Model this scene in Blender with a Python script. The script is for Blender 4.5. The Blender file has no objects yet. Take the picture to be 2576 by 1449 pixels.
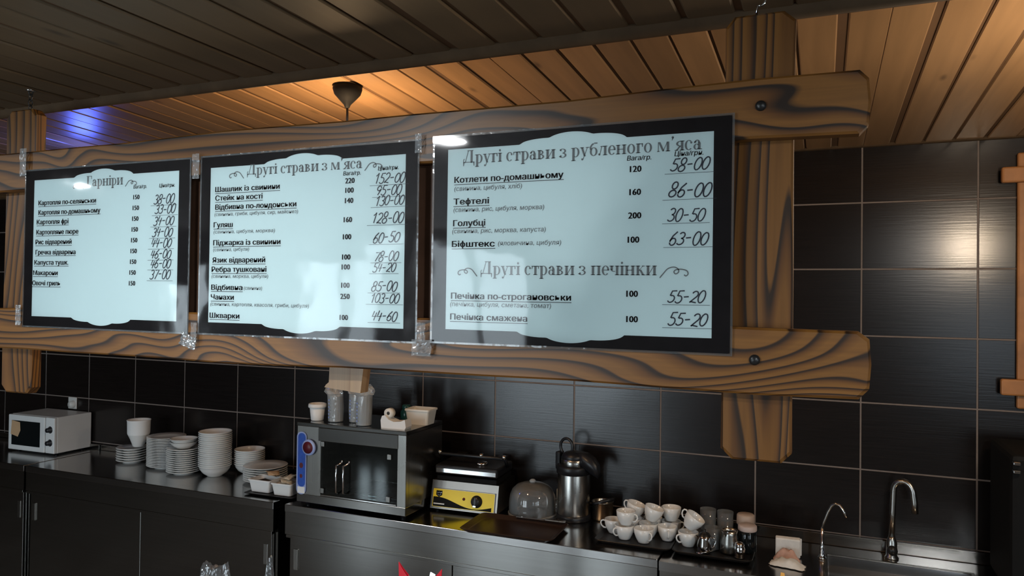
import bpy, bmesh, math, random
from mathutils import Vector, Matrix
random.seed(7)
SC = bpy.context.scene
COL = SC.collection
PI = math.pi

# ------------------------------------------------------------------ camera
FPX, PHI, PITCH, ROLL = 1859.2, 0.397, 0.0123, 0.0120
cam = bpy.data.cameras.new('camera')
cam.sensor_width = 36.0
cam.lens = FPX / 2576 * 36
cam.clip_start = 0.05
cam_ob = bpy.data.objects.new('camera', cam)
COL.objects.link(cam_ob)
_F = Vector((-math.sin(PHI), math.cos(PHI), 0)); _R = Vector((math.cos(PHI), math.sin(PHI), 0)); _U = Vector((0, 0, 1))
_F2 = _F * math.cos(PITCH) + _U * math.sin(PITCH); _U2 = _U * math.cos(PITCH) - _F * math.sin(PITCH)
_R3 = _R * math.cos(ROLL) + _U2 * math.sin(ROLL); _U3 = _U2 * math.cos(ROLL) - _R * math.sin(ROLL)
_m = Matrix((_R3, _U3, -_F2)).transposed().to_4x4()
_m.translation = (0, 0, 2.0)
cam_ob.matrix_world = _m
SC.camera = cam_ob

# ------------------------------------------------------------------ view, world, daylight
SC.view_settings.view_transform = 'Standard'
SC.view_settings.look = 'None'
SC.view_settings.gamma = 1.0
SC.view_settings.use_curve_mapping = False
SC.view_settings.exposure = 0.0
W = bpy.data.worlds.new('world'); SC.world = W
W.use_nodes = True
W.node_tree.nodes['Background'].inputs[0].default_value = (0.62, 0.78, 1.0, 1)
W.node_tree.nodes['Background'].inputs[1].default_value = 1.0

def area_light(name, loc, rot, sx, sy, power, color):
    d = bpy.data.lights.new(name, 'AREA'); d.shape = 'RECTANGLE'; d.size = sx; d.size_y = sy
    d.energy = power; d.color = color
    o = bpy.data.objects.new(name, d); o.location = loc; o.rotation_euler = rot; COL.objects.link(o)
    return o
DAY = (0.80, 0.93, 1.0)
REAR = -3.0
# daylight through the glazing of the dining-room side, behind the camera
WINDOWS = [(-6.45, -5.85, 0.55, 2.2), (-4.60, -3.55, 0.03, 2.5), (-3.38, -2.25, 0.03, 2.5), (1.3, 2.4, 1.0, 2.4)]
POWERS = [26, 50, 54, 8]
for k, ((a, b, z0, z1), pw) in enumerate(zip(WINDOWS, POWERS)):
    area_light('daylight', ((a + b) / 2, REAR - 0.16, (z0 + z1) / 2), (PI / 2, 0, 0), b - a, z1 - z0, pw, DAY)

# windows added in the unseen right wall to light the menu sheets
FILL_SIDE = [(-2.7, -1.5, 0.9, 2.35), (-1.2, 0.0, 0.9, 2.35)]
for y0, y1, z0, z1 in FILL_SIDE:
    area_light('daylight', (3.36, (y0 + y1) / 2, (z0 + z1) / 2), (PI / 2, 0, PI / 2), y1 - y0, z1 - z0, 22, DAY)

# small ceiling downlights over the guests, just out of view above the camera
DOWN = [(-1.25, .28), (-3.60, .0), (.95, -.35)]  # the last one is added fill, brightening the right menu sheet
for (x, y), pw in zip(DOWN, (17, 19, 42)):
    d = bpy.data.lights.new('downlight', 'AREA'); d.shape = 'DISK'; d.size = 0.11; d.energy = pw; d.color = (0.95, 0.98, 1.0)
    o = bpy.data.objects.new('downlight', d); o.location = (x, y, 2.553); COL.objects.link(o)

def point_light(name, loc, power, color, r):
    d = bpy.data.lights.new(name, 'POINT'); d.energy = power; d.color = color; d.shadow_soft_size = r
    o = bpy.data.objects.new(name, d); o.location = loc; COL.objects.link(o)
    return o
WARM = (1.0, 0.66, 0.36)
PEND = [(-1.62, 2.27, 2.50), (.80, 2.25, 2.33)]
point_light('insect_lamp_light', (-3.50, 2.62, 2.60), 4.5, (0.10, 0.16, 1.0), 0.06)

# ------------------------------------------------------------------ node helpers
def new_mat(name):
    m = bpy.data.materials.new(name); m.use_nodes = True
    nt = m.node_tree
    return m, nt, nt.nodes['Principled BSDF']
def N(nt, t, **kw):
    n = nt.nodes.new(t)
    for k, v in kw.items():
        if k.startswith('i_'):
            key = k[2:]
            key = int(key) if key.isdigit() else key.replace('_', ' ')
            n.inputs[key].default_value = v
        else: setattr(n, k, v)
    return n
def L(nt, a, ao, b, bi): nt.links.new(a.outputs[ao], b.inputs[bi])
def c4(c): return (c[0], c[1], c[2], 1)
def plain(name, col, rough=0.5, metal=0.0, var=0.06, scale=8.0, bump=0.0, trans=0.0, ior=1.45, coat=0.0, spec=0.5, emit=None, estr=0):
    m, nt, p = new_mat(name)
    tc = N(nt, 'ShaderNodeTexCoord')
    nz = N(nt, 'ShaderNodeTexNoise', i_Scale=scale, i_Detail=4.0)
    L(nt, tc, 'Object', nz, 'Vector')
    rp = N(nt, 'ShaderNodeValToRGB')
    rp.color_ramp.elements[0].position = 0.3; rp.color_ramp.elements[1].position = 0.7
    rp.color_ramp.elements[0].color = c4([x * (1 - var) for x in col]); rp.color_ramp.elements[1].color = c4([min(1, x * (1 + var)) for x in col])
    L(nt, nz, 'Fac', rp, 'Fac'); L(nt, rp, 'Color', p, 'Base Color')
    p.inputs['Roughness'].default_value = rough; p.inputs['Metallic'].default_value = metal
    p.inputs['Transmission Weight'].default_value = trans; p.inputs['IOR'].default_value = ior
    p.inputs['Coat Weight'].default_value = coat; p.inputs['Specular IOR Level'].default_value = spec
    if emit: p.inputs['Emission Color'].default_value = c4(emit); p.inputs['Emission Strength'].default_value = estr
    if bump:
        b = N(nt, 'ShaderNodeBump', i_Strength=bump, i_Distance=0.002)
        L(nt, nz, 'Fac', b, 'Height'); L(nt, b, 'Normal', p, 'Normal')
    return m

def brushed(name, col, rough, axis=0, streak=140.0, bump=0.06):
    m, nt, p = new_mat(name)
    tc = N(nt, 'ShaderNodeTexCoord'); mp = N(nt, 'ShaderNodeMapping')
    s = [streak] * 3; s[axis] = 2.0
    mp.inputs['Scale'].default_value = s
    nz = N(nt, 'ShaderNodeTexNoise', i_Scale=1.0, i_Detail=3.0)
    L(nt, tc, 'Object', mp, 'Vector'); L(nt, mp, 'Vector', nz, 'Vector')
    n2 = N(nt, 'ShaderNodeTexNoise', i_Scale=2.2, i_Detail=3.0); L(nt, tc, 'Object', n2, 'Vector')
    r1 = N(nt, 'ShaderNodeMapRange'); r1.inputs['To Min'].default_value = rough * 0.75; r1.inputs['To Max'].default_value = rough * 1.3
    L(nt, n2, 'Fac', r1, 'Value'); L(nt, r1, 'Result', p, 'Roughness')
    p.inputs['Base Color'].default_value = c4(col); p.inputs['Metallic'].default_value = 1.0
    mr_ = N(nt, 'ShaderNodeMapRange'); mr_.inputs['To Min'].default_value = .86; mr_.inputs['To Max'].default_value = 1.12; L(nt, nz, 'Fac', mr_, 'Value')
    sc_ = N(nt, 'ShaderNodeVectorMath', operation='SCALE'); sc_.inputs[0].default_value = col; L(nt, mr_, 'Result', sc_, 'Scale'); L(nt, sc_, 'Vector', p, 'Base Color')
    return m

def grain_wood(name, axis, light, mid, dark, seed=0.0, lines=7.0, rough=0.42, stretch=0.16):
    """Brushed, scorched softwood: contour lines of a stretched noise field make the cathedral figure."""
    m, nt, p = new_mat(name)
    tc = N(nt, 'ShaderNodeTexCoord'); oi = N(nt, 'ShaderNodeObjectInfo')
    mp = N(nt, 'ShaderNodeMapping'); s = [1.0] * 3; s[axis] = stretch
    mp.inputs['Scale'].default_value = s
    add = N(nt, 'ShaderNodeVectorMath', operation='ADD')
    mul = N(nt, 'ShaderNodeVectorMath', operation='SCALE'); mul.inputs['Scale'].default_value = 13.0
    cmb = N(nt, 'ShaderNodeCombineXYZ'); L(nt, oi, 'Random', cmb, 'X'); L(nt, oi, 'Random', cmb, 'Y'); L(nt, oi, 'Random', cmb, 'Z')
    L(nt, cmb, 'Vector', mul, 'Vector')
    L(nt, tc, 'Object', mp, 'Vector'); L(nt, mp, 'Vector', add, 0); L(nt, mul, 'Vector', add, 1)
    off = N(nt, 'ShaderNodeVectorMath', operation='ADD'); off.inputs[1].default_value = (seed, seed * 1.7, seed * 0.6)
    L(nt, add, 'Vector', off, 0)
    big = N(nt, 'ShaderNodeTexNoise', i_Scale=5.4, i_Detail=1.0, i_Distortion=0.8); L(nt, off, 'Vector', big, 'Vector')
    # straight component across the board
    sx = N(nt, 'ShaderNodeSeparateXYZ'); L(nt, off, 'Vector', sx, 'Vector')
    across = {0: 'Z', 2: 'X', 1: 'X'}[axis]
    a1 = N(nt, 'ShaderNodeMath', operation='MULTIPLY'); a1.inputs[1].default_value = 2.2; L(nt, sx, across, a1, 0)
    a2 = N(nt, 'ShaderNodeMath', operation='ADD'); L(nt, big, 'Fac', a2, 0); L(nt, a1, 0, a2, 1)
    a3 = N(nt, 'ShaderNodeMath', operation='MULTIPLY'); a3.inputs[1].default_value = lines * 2.7; L(nt, a2, 0, a3, 0)
    fr = N(nt, 'ShaderNodeMath', operation='FRACT'); L(nt, a3, 0, fr, 0)
    rp = N(nt, 'ShaderNodeValToRGB'); e = rp.color_ramp.elements
    e[0].position = 0.0; e[0].color = c4(light); e[1].position = 1.0; e[1].color = c4(light)
    for pos, c in ((0.25, light), (0.55, mid), (0.76, dark), (0.84, dark), (0.92, light)):
        k = e.new(pos); k.color = c4(c)
    L(nt, fr, 0, rp, 'Fac')
    fine = N(nt, 'ShaderNodeMapping'); s2 = [160.0] * 3; s2[axis] = 5.0; fine.inputs['Scale'].default_value = s2
    L(nt, tc, 'Object', fine, 'Vector')
    fn = N(nt, 'ShaderNodeTexNoise', i_Scale=1.0, i_Detail=3.0); L(nt, fine, 'Vector', fn, 'Vector')
    mr = N(nt, 'ShaderNodeMapRange'); mr.inputs['To Min'].default_value = 0.72; mr.inputs['To Max'].default_value = 1.2; L(nt, fn, 'Fac', mr, 'Value')
    blot = N(nt, 'ShaderNodeTexNoise', i_Scale=3.0, i_Detail=2.0); L(nt, off, 'Vector', blot, 'Vector')
    mr2 = N(nt, 'ShaderNodeMapRange'); mr2.inputs['From Min'].default_value = 0.3; mr2.inputs['From Max'].default_value = 0.7
    mr2.inputs['To Min'].default_value = 0.7; mr2.inputs['To Max'].default_value = 1.15; L(nt, blot, 'Fac', mr2, 'Value')
    mm = N(nt, 'ShaderNodeMath', operation='MULTIPLY'); L(nt, mr, 'Result', mm, 0); L(nt, mr2, 'Result', mm, 1)
    vm = N(nt, 'ShaderNodeVectorMath', operation='SCALE'); L(nt, rp, 'Color', vm, 0); L(nt, mm, 0, vm, 'Scale')
    L(nt, vm, 'Vector', p, 'Base Color')
    p.inputs['Roughness'].default_value = rough
    b = N(nt, 'ShaderNodeBump', i_Strength=0.35, i_Distance=0.0015); L(nt, fr, 0, b, 'Height'); L(nt, b, 'Normal', p, 'Normal')
    return m

def plank_wood(name, col, axis=1, rough=0.38, contrast=0.16):
    m, nt, p = new_mat(name)
    tc = N(nt, 'ShaderNodeTexCoord'); oi = N(nt, 'ShaderNodeObjectInfo')
    cmb = N(nt, 'ShaderNodeCombineXYZ'); L(nt, oi, 'Random', cmb, 'X'); L(nt, oi, 'Random', cmb, 'Y')
    mul = N(nt, 'ShaderNodeVectorMath', operation='SCALE'); mul.inputs['Scale'].default_value = 37.0; L(nt, cmb, 'Vector', mul, 0)
    add = N(nt, 'ShaderNodeVectorMath', operation='ADD'); L(nt, tc, 'Object', add, 0); L(nt, mul, 'Vector', add, 1)
    mp = N(nt, 'ShaderNodeMapping'); s = [26.0] * 3; s[axis] = 1.3; mp.inputs['Scale'].default_value = s; L(nt, add, 'Vector', mp, 'Vector')
    nz = N(nt, 'ShaderNodeTexNoise', i_Scale=1.0, i_Detail=4.0, i_Distortion=0.6); L(nt, mp, 'Vector', nz, 'Vector')
    # knots
    mk = N(nt, 'ShaderNodeMapping'); s = [9.0] * 3; s[axis] = 3.0; mk.inputs['Scale'].default_value = s; L(nt, add, 'Vector', mk, 'Vector')
    vo = N(nt, 'ShaderNodeTexVoronoi', i_Scale=1.0); L(nt, mk, 'Vector', vo, 'Vector')
    kr = N(nt, 'ShaderNodeMapRange'); kr.inputs['From Min'].default_value = 0.03; kr.inputs['From Max'].default_value = 0.13
    kr.inputs['To Min'].default_value = 0.45; kr.inputs['To Max'].default_value = 1.0; L(nt, vo, 'Distance', kr, 'Value')
    mr = N(nt, 'ShaderNodeMapRange'); mr.inputs['To Min'].default_value = 1 - contrast * 2; mr.inputs['To Max'].default_value = 1 + contrast * 2; L(nt, nz, 'Fac', mr, 'Value')
    rr = N(nt, 'ShaderNodeMapRange'); rr.inputs['To Min'].default_value = 0.82; rr.inputs['To Max'].default_value = 1.15; L(nt, oi, 'Random', rr, 'Value')
    m1 = N(nt, 'ShaderNodeMath', operation='MULTIPLY'); L(nt, mr, 'Result', m1, 0); L(nt, kr, 'Result', m1, 1)
    m2 = N(nt, 'ShaderNodeMath', operation='MULTIPLY'); L(nt, m1, 0, m2, 0); L(nt, rr, 'Result', m2, 1)
    vm = N(nt, 'ShaderNodeVectorMath', operation='SCALE'); vm.inputs[0].default_value = col; L(nt, m2, 0, vm, 'Scale')
    L(nt, vm, 'Vector', p, 'Base Color'); p.inputs['Roughness'].default_value = rough
    b = N(nt, 'ShaderNodeBump', i_Strength=0.12, i_Distance=0.002); L(nt, nz, 'Fac', b, 'Height'); L(nt, b, 'Normal', p, 'Normal')
    return m

def tile_mat():
    m, nt, p = new_mat('dark_brown_tile')
    tc = N(nt, 'ShaderNodeTexCoord'); oi = N(nt, 'ShaderNodeObjectInfo')
    cmb = N(nt, 'ShaderNodeCombineXYZ'); L(nt, oi, 'Random', cmb, 'X'); L(nt, oi, 'Random', cmb, 'Z')
    mul = N(nt, 'ShaderNodeVectorMath', operation='SCALE'); mul.inputs['Scale'].default_value = 21.0; L(nt, cmb, 'Vector', mul, 0)
    add = N(nt, 'ShaderNodeVectorMath', operation='ADD'); L(nt, tc, 'Object', add, 0); L(nt, mul, 'Vector', add, 1)
    mp = N(nt, 'ShaderNodeMapping'); mp.inputs['Scale'].default_value = (5, 1, 130); L(nt, add, 'Vector', mp, 'Vector')
    nz = N(nt, 'ShaderNodeTexNoise', i_Scale=1.0, i_Detail=4.0); L(nt, mp, 'Vector', nz, 'Vector')
    rp = N(nt, 'ShaderNodeValToRGB'); rp.color_ramp.elements[0].position = 0.3; rp.color_ramp.elements[1].position = 0.75
    rp.color_ramp.elements[0].color = (0.0050, 0.0037, 0.0034, 1); rp.color_ramp.elements[1].color = (0.0105, 0.0080, 0.0074, 1)
    L(nt, nz, 'Fac', rp, 'Fac'); L(nt, rp, 'Color', p, 'Base Color')
    p.inputs['Roughness'].default_value = 0.22; p.inputs['Specular IOR Level'].default_value = 0.5
    b = N(nt, 'ShaderNodeBump', i_Strength=0.16, i_Distance=0.0015); L(nt, nz, 'Fac', b, 'Height'); L(nt, b, 'Normal', p, 'Normal')
    return m

def film_mat(name, wav=4.0, strength=0.25, tint=(1, 1, 1), ior=1.5, rough=0.03, milky=0.0):
    """clear laminating film / tape: see-through with Fresnel reflections and a wavy surface."""
    m, nt, p = new_mat(name)
    nt.nodes.remove(p)
    out = nt.nodes['Material Output']
    tc = N(nt, 'ShaderNodeTexCoord'); nz = N(nt, 'ShaderNodeTexNoise', i_Scale=wav, i_Detail=2.0); L(nt, tc, 'Object', nz, 'Vector')
    b = N(nt, 'ShaderNodeBump', i_Strength=strength, i_Distance=0.01); L(nt, nz, 'Fac', b, 'Height')
    fr = N(nt, 'ShaderNodeFresnel', i_IOR=ior); L(nt, b, 'Normal', fr, 'Normal')
    tr = N(nt, 'ShaderNodeBsdfTransparent'); tr.inputs['Color'].default_value = c4(tint)
    gl = N(nt, 'ShaderNodeBsdfGlossy', i_Roughness=rough); L(nt, b, 'Normal', gl, 'Normal')
    mx = N(nt, 'ShaderNodeMixShader'); L(nt, fr, 'Fac', mx, 'Fac'); L(nt, tr, 'BSDF', mx, 1); L(nt, gl, 'BSDF', mx, 2)
    last = mx
    if milky:
        df = N(nt, 'ShaderNodeBsdfDiffuse'); df.inputs['Color'].default_value = (0.8, 0.84, 0.86, 1)
        m2 = N(nt, 'ShaderNodeMixShader', i_0=milky); L(nt, mx, 'Shader', m2, 1); L(nt, df, 'BSDF', m2, 2); last = m2
    L(nt, last, 'Shader', out, 'Surface')
    return m

M = {}
M['tile'] = tile_mat()
M['grout'] = plain('grout', (0.19, 0.155, 0.135), 0.8, bump=0.2, scale=60)
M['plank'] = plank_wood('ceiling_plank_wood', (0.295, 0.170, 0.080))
M['plank_shaded'] = plank_wood('shaded_ceiling_plank_wood', (0.125, 0.080, 0.040), rough=0.55, contrast=0.10)  # same wood as the bright ceiling, its weaker light put into the colour
M['backing'] = plain('ceiling_backing', (0.10, 0.05, 0.02), 0.9)
M['trim'] = plain('trim_wood', (0.075, 0.048, 0.027), 0.75, scale=20, var=0.15, spec=0.15)
M['beam_x'] = grain_wood('scorched_beam', 0, (0.2006, 0.0819, 0.0152), (0.1204, 0.0444, 0.0085), (0.0190, 0.0091, 0.0043), 0.0, 6.0, stretch=0.22)
M['beam_x2'] = grain_wood('scorched_lower_beam', 0, (0.2079, 0.0860, 0.0162), (0.1313, 0.0498, 0.0095), (0.0263, 0.0118, 0.0048), 4.3, 7.0, stretch=0.20)
M['post'] = grain_wood('scorched_post', 2, (0.1715, 0.0693, 0.0119), (0.1021, 0.0375, 0.0066), (0.0248, 0.0111, 0.0038), 2.0, 8.0, stretch=0.12)
M['post_pale'] = grain_wood('pale_post', 2, (0.36, 0.22, 0.11), (0.34, 0.20, 0.10), (0.28, 0.155, 0.072), 6.0, 3.0, stretch=0.2)
M['board'] = plain('brown_board', (0.17, 0.085, 0.05), 0.55, var=0.2, scale=12)
M['steel'] = brushed('brushed_steel', (0.33, 0.325, 0.31), 0.165)
M['steel_top'] = brushed('worktop_steel', (0.42, 0.41, 0.40), 0.17, bump=0.03)
M['steel_v'] = brushed('vertical_brushed_steel', (0.40, 0.39, 0.365), 0.27, 2)
M['grill_steel'] = plain('grill_steel', (0.22, 0.20, 0.18), 0.34, 1.0, 0.06)
M['chrome'] = plain('chrome', (0.72, 0.72, 0.72), 0.09, 1.0, 0.02)
M['dark_metal'] = plain('dark_metal', (0.03, 0.03, 0.03), 0.35, 0.6)
M['black_plastic'] = plain('black_plastic', (0.012, 0.013, 0.016), 0.35)
M['black_matte'] = plain('black_matte', (0.006, 0.006, 0.006), 0.7, spec=0.2)
M['porcelain'] = plain('white_porcelain', (0.72, 0.72, 0.70), 0.22, 0, 0.02, coat=0.3)
M['cup_white'] = plain('cup_porcelain', (0.80, 0.80, 0.78), 0.16, 0, 0.02, coat=0.4)
M['white_plastic'] = plain('white_plastic', (0.78, 0.78, 0.77), 0.4, 0, 0.03)
M['cream_plastic'] = plain('cream_plastic', (0.74, 0.72, 0.66), 0.4, 0, 0.03)
M['mw_white'] = plain('enamel_white', (0.66, 0.68, 0.68), 0.35, 0, 0.03)
M['dark_glass'] = plain('dark_glass', (0.006, 0.008, 0.009), 0.06, 0, 0.0, spec=0.5)
M['print_dark'] = plain('print_black_brown', (0.013, 0.011, 0.012), 0.5, 0, 0.15, scale=30, spec=0.12)
M['paper'] = plain('menu_paper', (0.66, 0.81, 0.82), 0.6, 0, 0.015, scale=3, spec=0.2)
M['ink'] = plain('ink_print', (0.055, 0.060, 0.065), 0.6)
M['ink_grey'] = plain('ink_grey', (0.16, 0.175, 0.18), 0.6)
M['marker'] = plain('marker_ink', (0.035, 0.040, 0.055), 0.55)
M['film'] = film_mat('laminating_film', 5.0, 0.22, (1, 1, 1), 1.48, 0.05)
M['film_edge'] = film_mat('film_edge', 30.0, 0.25, (0.93, 0.95, 0.96), 1.5, 0.10, 0.06)
M['tape'] = film_mat('clear_tape', 28.0, 0.9, (0.92, 0.94, 0.95), 1.7, 0.08, 0.18)
M['plastic_bag'] = film_mat('clear_bag_film', 30.0, 1.0, (0.93, 0.95, 0.96), 1.9, 0.12, 0.05)
M['sleeve'] = film_mat('clear_sleeve', 18.0, 0.7, (0.93, 0.95, 0.96), 1.7, 0.08, 0.28)
M['dome'] = film_mat('clear_dome', 4.0, 0.08, (0.90, 0.90, 0.90), 1.55, 0.04, 0.10)
M['clear_cup'] = film_mat('clear_cup', 10.0, 0.2, (0.88, 0.90, 0.90), 1.6, 0.06, 0.34)
M['glassware'] = film_mat('glassware', 9.0, 0.2, (0.86, 0.88, 0.88), 1.75, 0.03, 0.10)
M['pane'] = film_mat('glass_pane', 1.0, 0.02, (0.75, 0.80, 0.80), 1.5, 0.02)
M['tray_brown'] = plain('brown_tray', (0.030, 0.016, 0.012), 0.38, 0, 0.1, scale=80)
M['tray_black'] = plain('black_tray', (0.010, 0.009, 0.009), 0.4)
M['yellow'] = plain('yellow_panel', (0.90, 0.69, 0.012), 0.4, 0, 0.03)
M['blue'] = plain('blue_print', (0.025, 0.085, 0.42), 0.35, 0, 0.15, scale=40)
M['blue_pale'] = plain('pale_blue_edge', (0.30, 0.38, 0.66), 0.3)
M['dark_red'] = plain('dark_red_print', (0.10, 0.012, 0.02), 0.4)
M['red'] = plain('red_wrapper', (0.62, 0.02, 0.035), 0.3, bump=0.3, scale=30)
M['silver_foil'] = plain('silver_foil', (0.75, 0.75, 0.74), 0.25, 0.8, bump=0.4, scale=40)
M['orange'] = plain('orange_paper', (0.80, 0.36, 0.06), 0.5)
M['kraft'] = plain('kraft_paper', (0.50, 0.33, 0.19), 0.6)
M['sugar'] = plain('tan_sachet', (0.62, 0.50, 0.36), 0.6, var=0.25, scale=60)
M['lid_tan'] = plain('tan_lid', (0.45, 0.34, 0.27), 0.45)
M['lid_pink'] = plain('pinkish_lid', (0.52, 0.42, 0.38), 0.4)
M['tissue'] = plain('tissue_paper', (0.72, 0.69, 0.64), 0.9, bump=0.3, scale=50)
M['stain'] = plain('stained_cloth', (0.50, 0.30, 0.23), 0.9, var=0.25, scale=25)
M['rail'] = plain('frame_orange_wood', (0.36, 0.155, 0.05), 0.45, var=0.18, scale=14)
M['switch'] = plain('socket_plastic', (0.55, 0.55, 0.53), 0.4)
M['green'] = plain('green_glass', (0.01, 0.055, 0.05), 0.2)
M['bulb'] = plain('lamp_bulb', (1, 0.9, 0.75), 0.4, emit=(1.0, 0.72, 0.42), estr=6)
M['bulb_blue'] = plain('blue_tube', (0.2, 0.3, 1), 0.4, emit=(0.1, 0.16, 1.0), estr=6)
M['wall_room'] = plain('plaster_brown', (0.09, 0.065, 0.048), 0.8, scale=3)
M['floor'] = plain('floor_tile', (0.16, 0.145, 0.13), 0.14, scale=3, var=0.2)
M['counter_wood'] = plain('bar_wood', (0.12, 0.06, 0.03), 0.4, var=0.2)
M['sign_red'] = plain('red_letters', (0.6, 0.05, 0.06), 0.5)

# ------------------------------------------------------------------ object helpers
def link(o, parent=None):
    COL.objects.link(o)
    if parent is not None: o.parent = parent
    return o
def tag(o, label=None, cat=None, group=None, kind=None):
    if label: o['label'] = label
    if cat: o['category'] = cat
    if group: o['group'] = group
    if kind: o['kind'] = kind
    return o
def thing(name, label, cat, loc=(0, 0, 0), rot=(0, 0, 0), group=None):
    o = bpy.data.objects.new(name, None); o.empty_display_size = 0.05
    o.location = loc; o.rotation_euler = rot
    COL.objects.link(o)
    return tag(o, label, cat, group)
class MB:
    def __init__(self): self.v = []; self.f = []; self.sm = []
    def add(self, vs, fs, smooth=False):
        n = len(self.v); self.v += [tuple(p) for p in vs]
        self.f += [[i + n for i in f] for f in fs]; self.sm += [smooth] * len(fs); return self
    def box(self, x0, x1, y0, y1, z0, z1, ch=0.0):
        if ch <= 0:
            vs = [(x, y, z) for x in (x0, x1) for y in (y0, y1) for z in (z0, z1)]
            return self.add(vs, [(0, 1, 3, 2), (4, 6, 7, 5), (0, 4, 5, 1), (2, 3, 7, 6), (0, 2, 6, 4), (1, 5, 7, 3)])
        bm = bmesh.new(); bmesh.ops.create_cube(bm, size=1.0)
        for v in bm.verts: v.co = Vector(((x0 + x1) / 2 + v.co.x * (x1 - x0), (y0 + y1) / 2 + v.co.y * (y1 - y0), (z0 + z1) / 2 + v.co.z * (z1 - z0)))
        bmesh.ops.bevel(bm, geom=bm.edges[:], offset=ch, segments=2, affect='EDGES', profile=0.5)
        return self.bm(bm)
    def bm(self, bm, smooth=False):
        bm.verts.index_update()
        self.add([v.co[:] for v in bm.verts], [[v.index for v in f.verts] for f in bm.faces], smooth); bm.free(); return self
    def lathe(self, prof, seg=24, c=(0, 0, 0), smooth=True, axis='z'):
        vs = []; fs = []
        n = len(prof)
        for i in range(seg):
            a = 2 * PI * i / seg
            for r, z in prof:
                if axis == 'z': vs.append((c[0] + r * math.cos(a), c[1] + r * math.sin(a), c[2] + z))
                elif axis == 'y': vs.append((c[0] + r * math.cos(a), c[1] + z, c[2] - r * math.sin(a)))
                else: vs.append((c[0] + z, c[1] + r * math.cos(a), c[2] + r * math.sin(a)))
        for i in range(seg):
            j = (i + 1) % seg
            for k in range(n - 1):
                fs.append((i * n + k, j * n + k, j * n + k + 1, i * n + k + 1))
        return self.add(vs, fs, smooth)
    def tube(self, path, r, seg=8, cap=True, smooth=True):
        P = [Vector(p) for p in path]; n = len(P)
        rs = r if isinstance(r, (list, tuple)) else [r] * n
        T = []
        for i in range(n):
            d = P[min(i + 1, n - 1)] - P[max(i - 1, 0)]
            T.append(d.normalized() if d.length > 1e-9 else Vector((0, 0, 1)))
        ref = Vector((0, 0, 1)) if abs(T[0].z) < 0.9 else Vector((1, 0, 0))
        u = T[0].cross(ref).normalized(); vs = []; fs = []
        for i in range(n):
            u = (u - T[i] * u.dot(T[i])).normalized(); w = T[i].cross(u)
            for k in range(seg):
                a = 2 * PI * k / seg
                vs.append(P[i] + (u * math.cos(a) + w * math.sin(a)) * rs[i])
        for i in range(n - 1):
            for k in range(seg):
                l = (k + 1) % seg
                fs.append((i * seg + k, i * seg + l, (i + 1) * seg + l, (i + 1) * seg + k))
        if cap: fs.append(list(range(seg))[::-1]); fs.append([(n - 1) * seg + k for k in range(seg)])
        return self.add(vs, fs, smooth)
    def prism(self, poly, y0, y1):
        """polygon in XZ, extruded along Y (y0 is the front)"""
        n = len(poly)
        vs = [(x, y0, z) for x, z in poly] + [(x, y1, z) for x, z in poly]
        fs = [list(range(n)), list(range(n, 2 * n))[::-1]] + [(i, i + n, (i + 1) % n + n, (i + 1) % n) for i in range(n)]
        return self.add(vs, fs)
    def flat(self, poly, y):
        return self.add([(x, y, z) for x, z in poly], [list(range(len(poly)))])
    def ribbon(self, pts, w, y):
        """flat ribbon of width w along a polyline in XZ"""
        n = len(pts); l = []; r = []
        for i in range(n):
            a = pts[max(i - 1, 0)]; b = pts[min(i + 1, n - 1)]
            dx, dz = b[0] - a[0], b[1] - a[1]; q = math.hypot(dx, dz) or 1
            ww = (w[i] if isinstance(w, (list, tuple)) else w) / 2
            l.append((pts[i][0] - dz / q * ww, y, pts[i][1] + dx / q * ww)); r.append((pts[i][0] + dz / q * ww, y, pts[i][1] - dx / q * ww))
        return self.add(l + r, [(i, n + i, n + i + 1, i + 1) for i in range(n - 1)])
    def xform(self, mat, start=0):
        self.v[start:] = [tuple(mat @ Vector(p)) for p in self.v[start:]]; return self
    def mesh(self, name):
        me = bpy.data.meshes.new(name); me.from_pydata(self.v, [], self.f); me.polygons.foreach_set('use_smooth', self.sm); me.update()
        bm = bmesh.new(); bm.from_mesh(me); bmesh.ops.recalc_face_normals(bm, faces=bm.faces[:]); bm.to_mesh(me); bm.free()
        return me
    def build(self, name, mat, parent=None, loc=(0, 0, 0), rot=(0, 0, 0)):
        me = self.mesh(name); me.materials.append(mat)
        o = bpy.data.objects.new(name, me); o.location = loc; o.rotation_euler = rot
        return link(o, parent)
def dup(o, loc=None, rot=None, label=None, group=None):
    c = o.copy(); COL.objects.link(c)
    for ch in o.children:
        d = ch.copy(); COL.objects.link(d); d.parent = c
        for g in ch.children:
            e = g.copy(); COL.objects.link(e); e.parent = d
    if loc is not None: c.location = loc
    if rot is not None: c.rotation_euler = rot
    if label: c['label'] = label
    if group: c['group'] = group
    return c
def mesh_ob(name, me, parent=None, loc=(0, 0, 0), rot=(0, 0, 0)):
    o = bpy.data.objects.new(name, me); o.location = loc; o.rotation_euler = rot
    return link(o, parent)
def arc(cx, cz, rx, rz, a0, a1, n=12):
    return [(cx + rx * math.cos(math.radians(a0 + (a1 - a0) * i / n)), cz + rz * math.sin(math.radians(a0 + (a1 - a0) * i / n))) for i in range(n + 1)]
def arc3(cx, y, cz, r, a0, a1, n=10): return [(x, y, z) for x, z in arc(cx, cz, r, r, a0, a1, n)]
def rrect(x0, x1, z0, z1, r, n=4):
    return arc(x1 - r, z1 - r, r, r, 0, 90, n) + arc(x0 + r, z1 - r, r, r, 90, 180, n) + arc(x0 + r, z0 + r, r, r, 180, 270, n) + arc(x1 - r, z0 + r, r, r, 270, 360, n)

# ------------------------------------------------------------------ room shell
YW = 3.682                 # tiled back wall
XL, XR = -10.0, 3.2
ZC = 0.90                  # steel worktops
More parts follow.
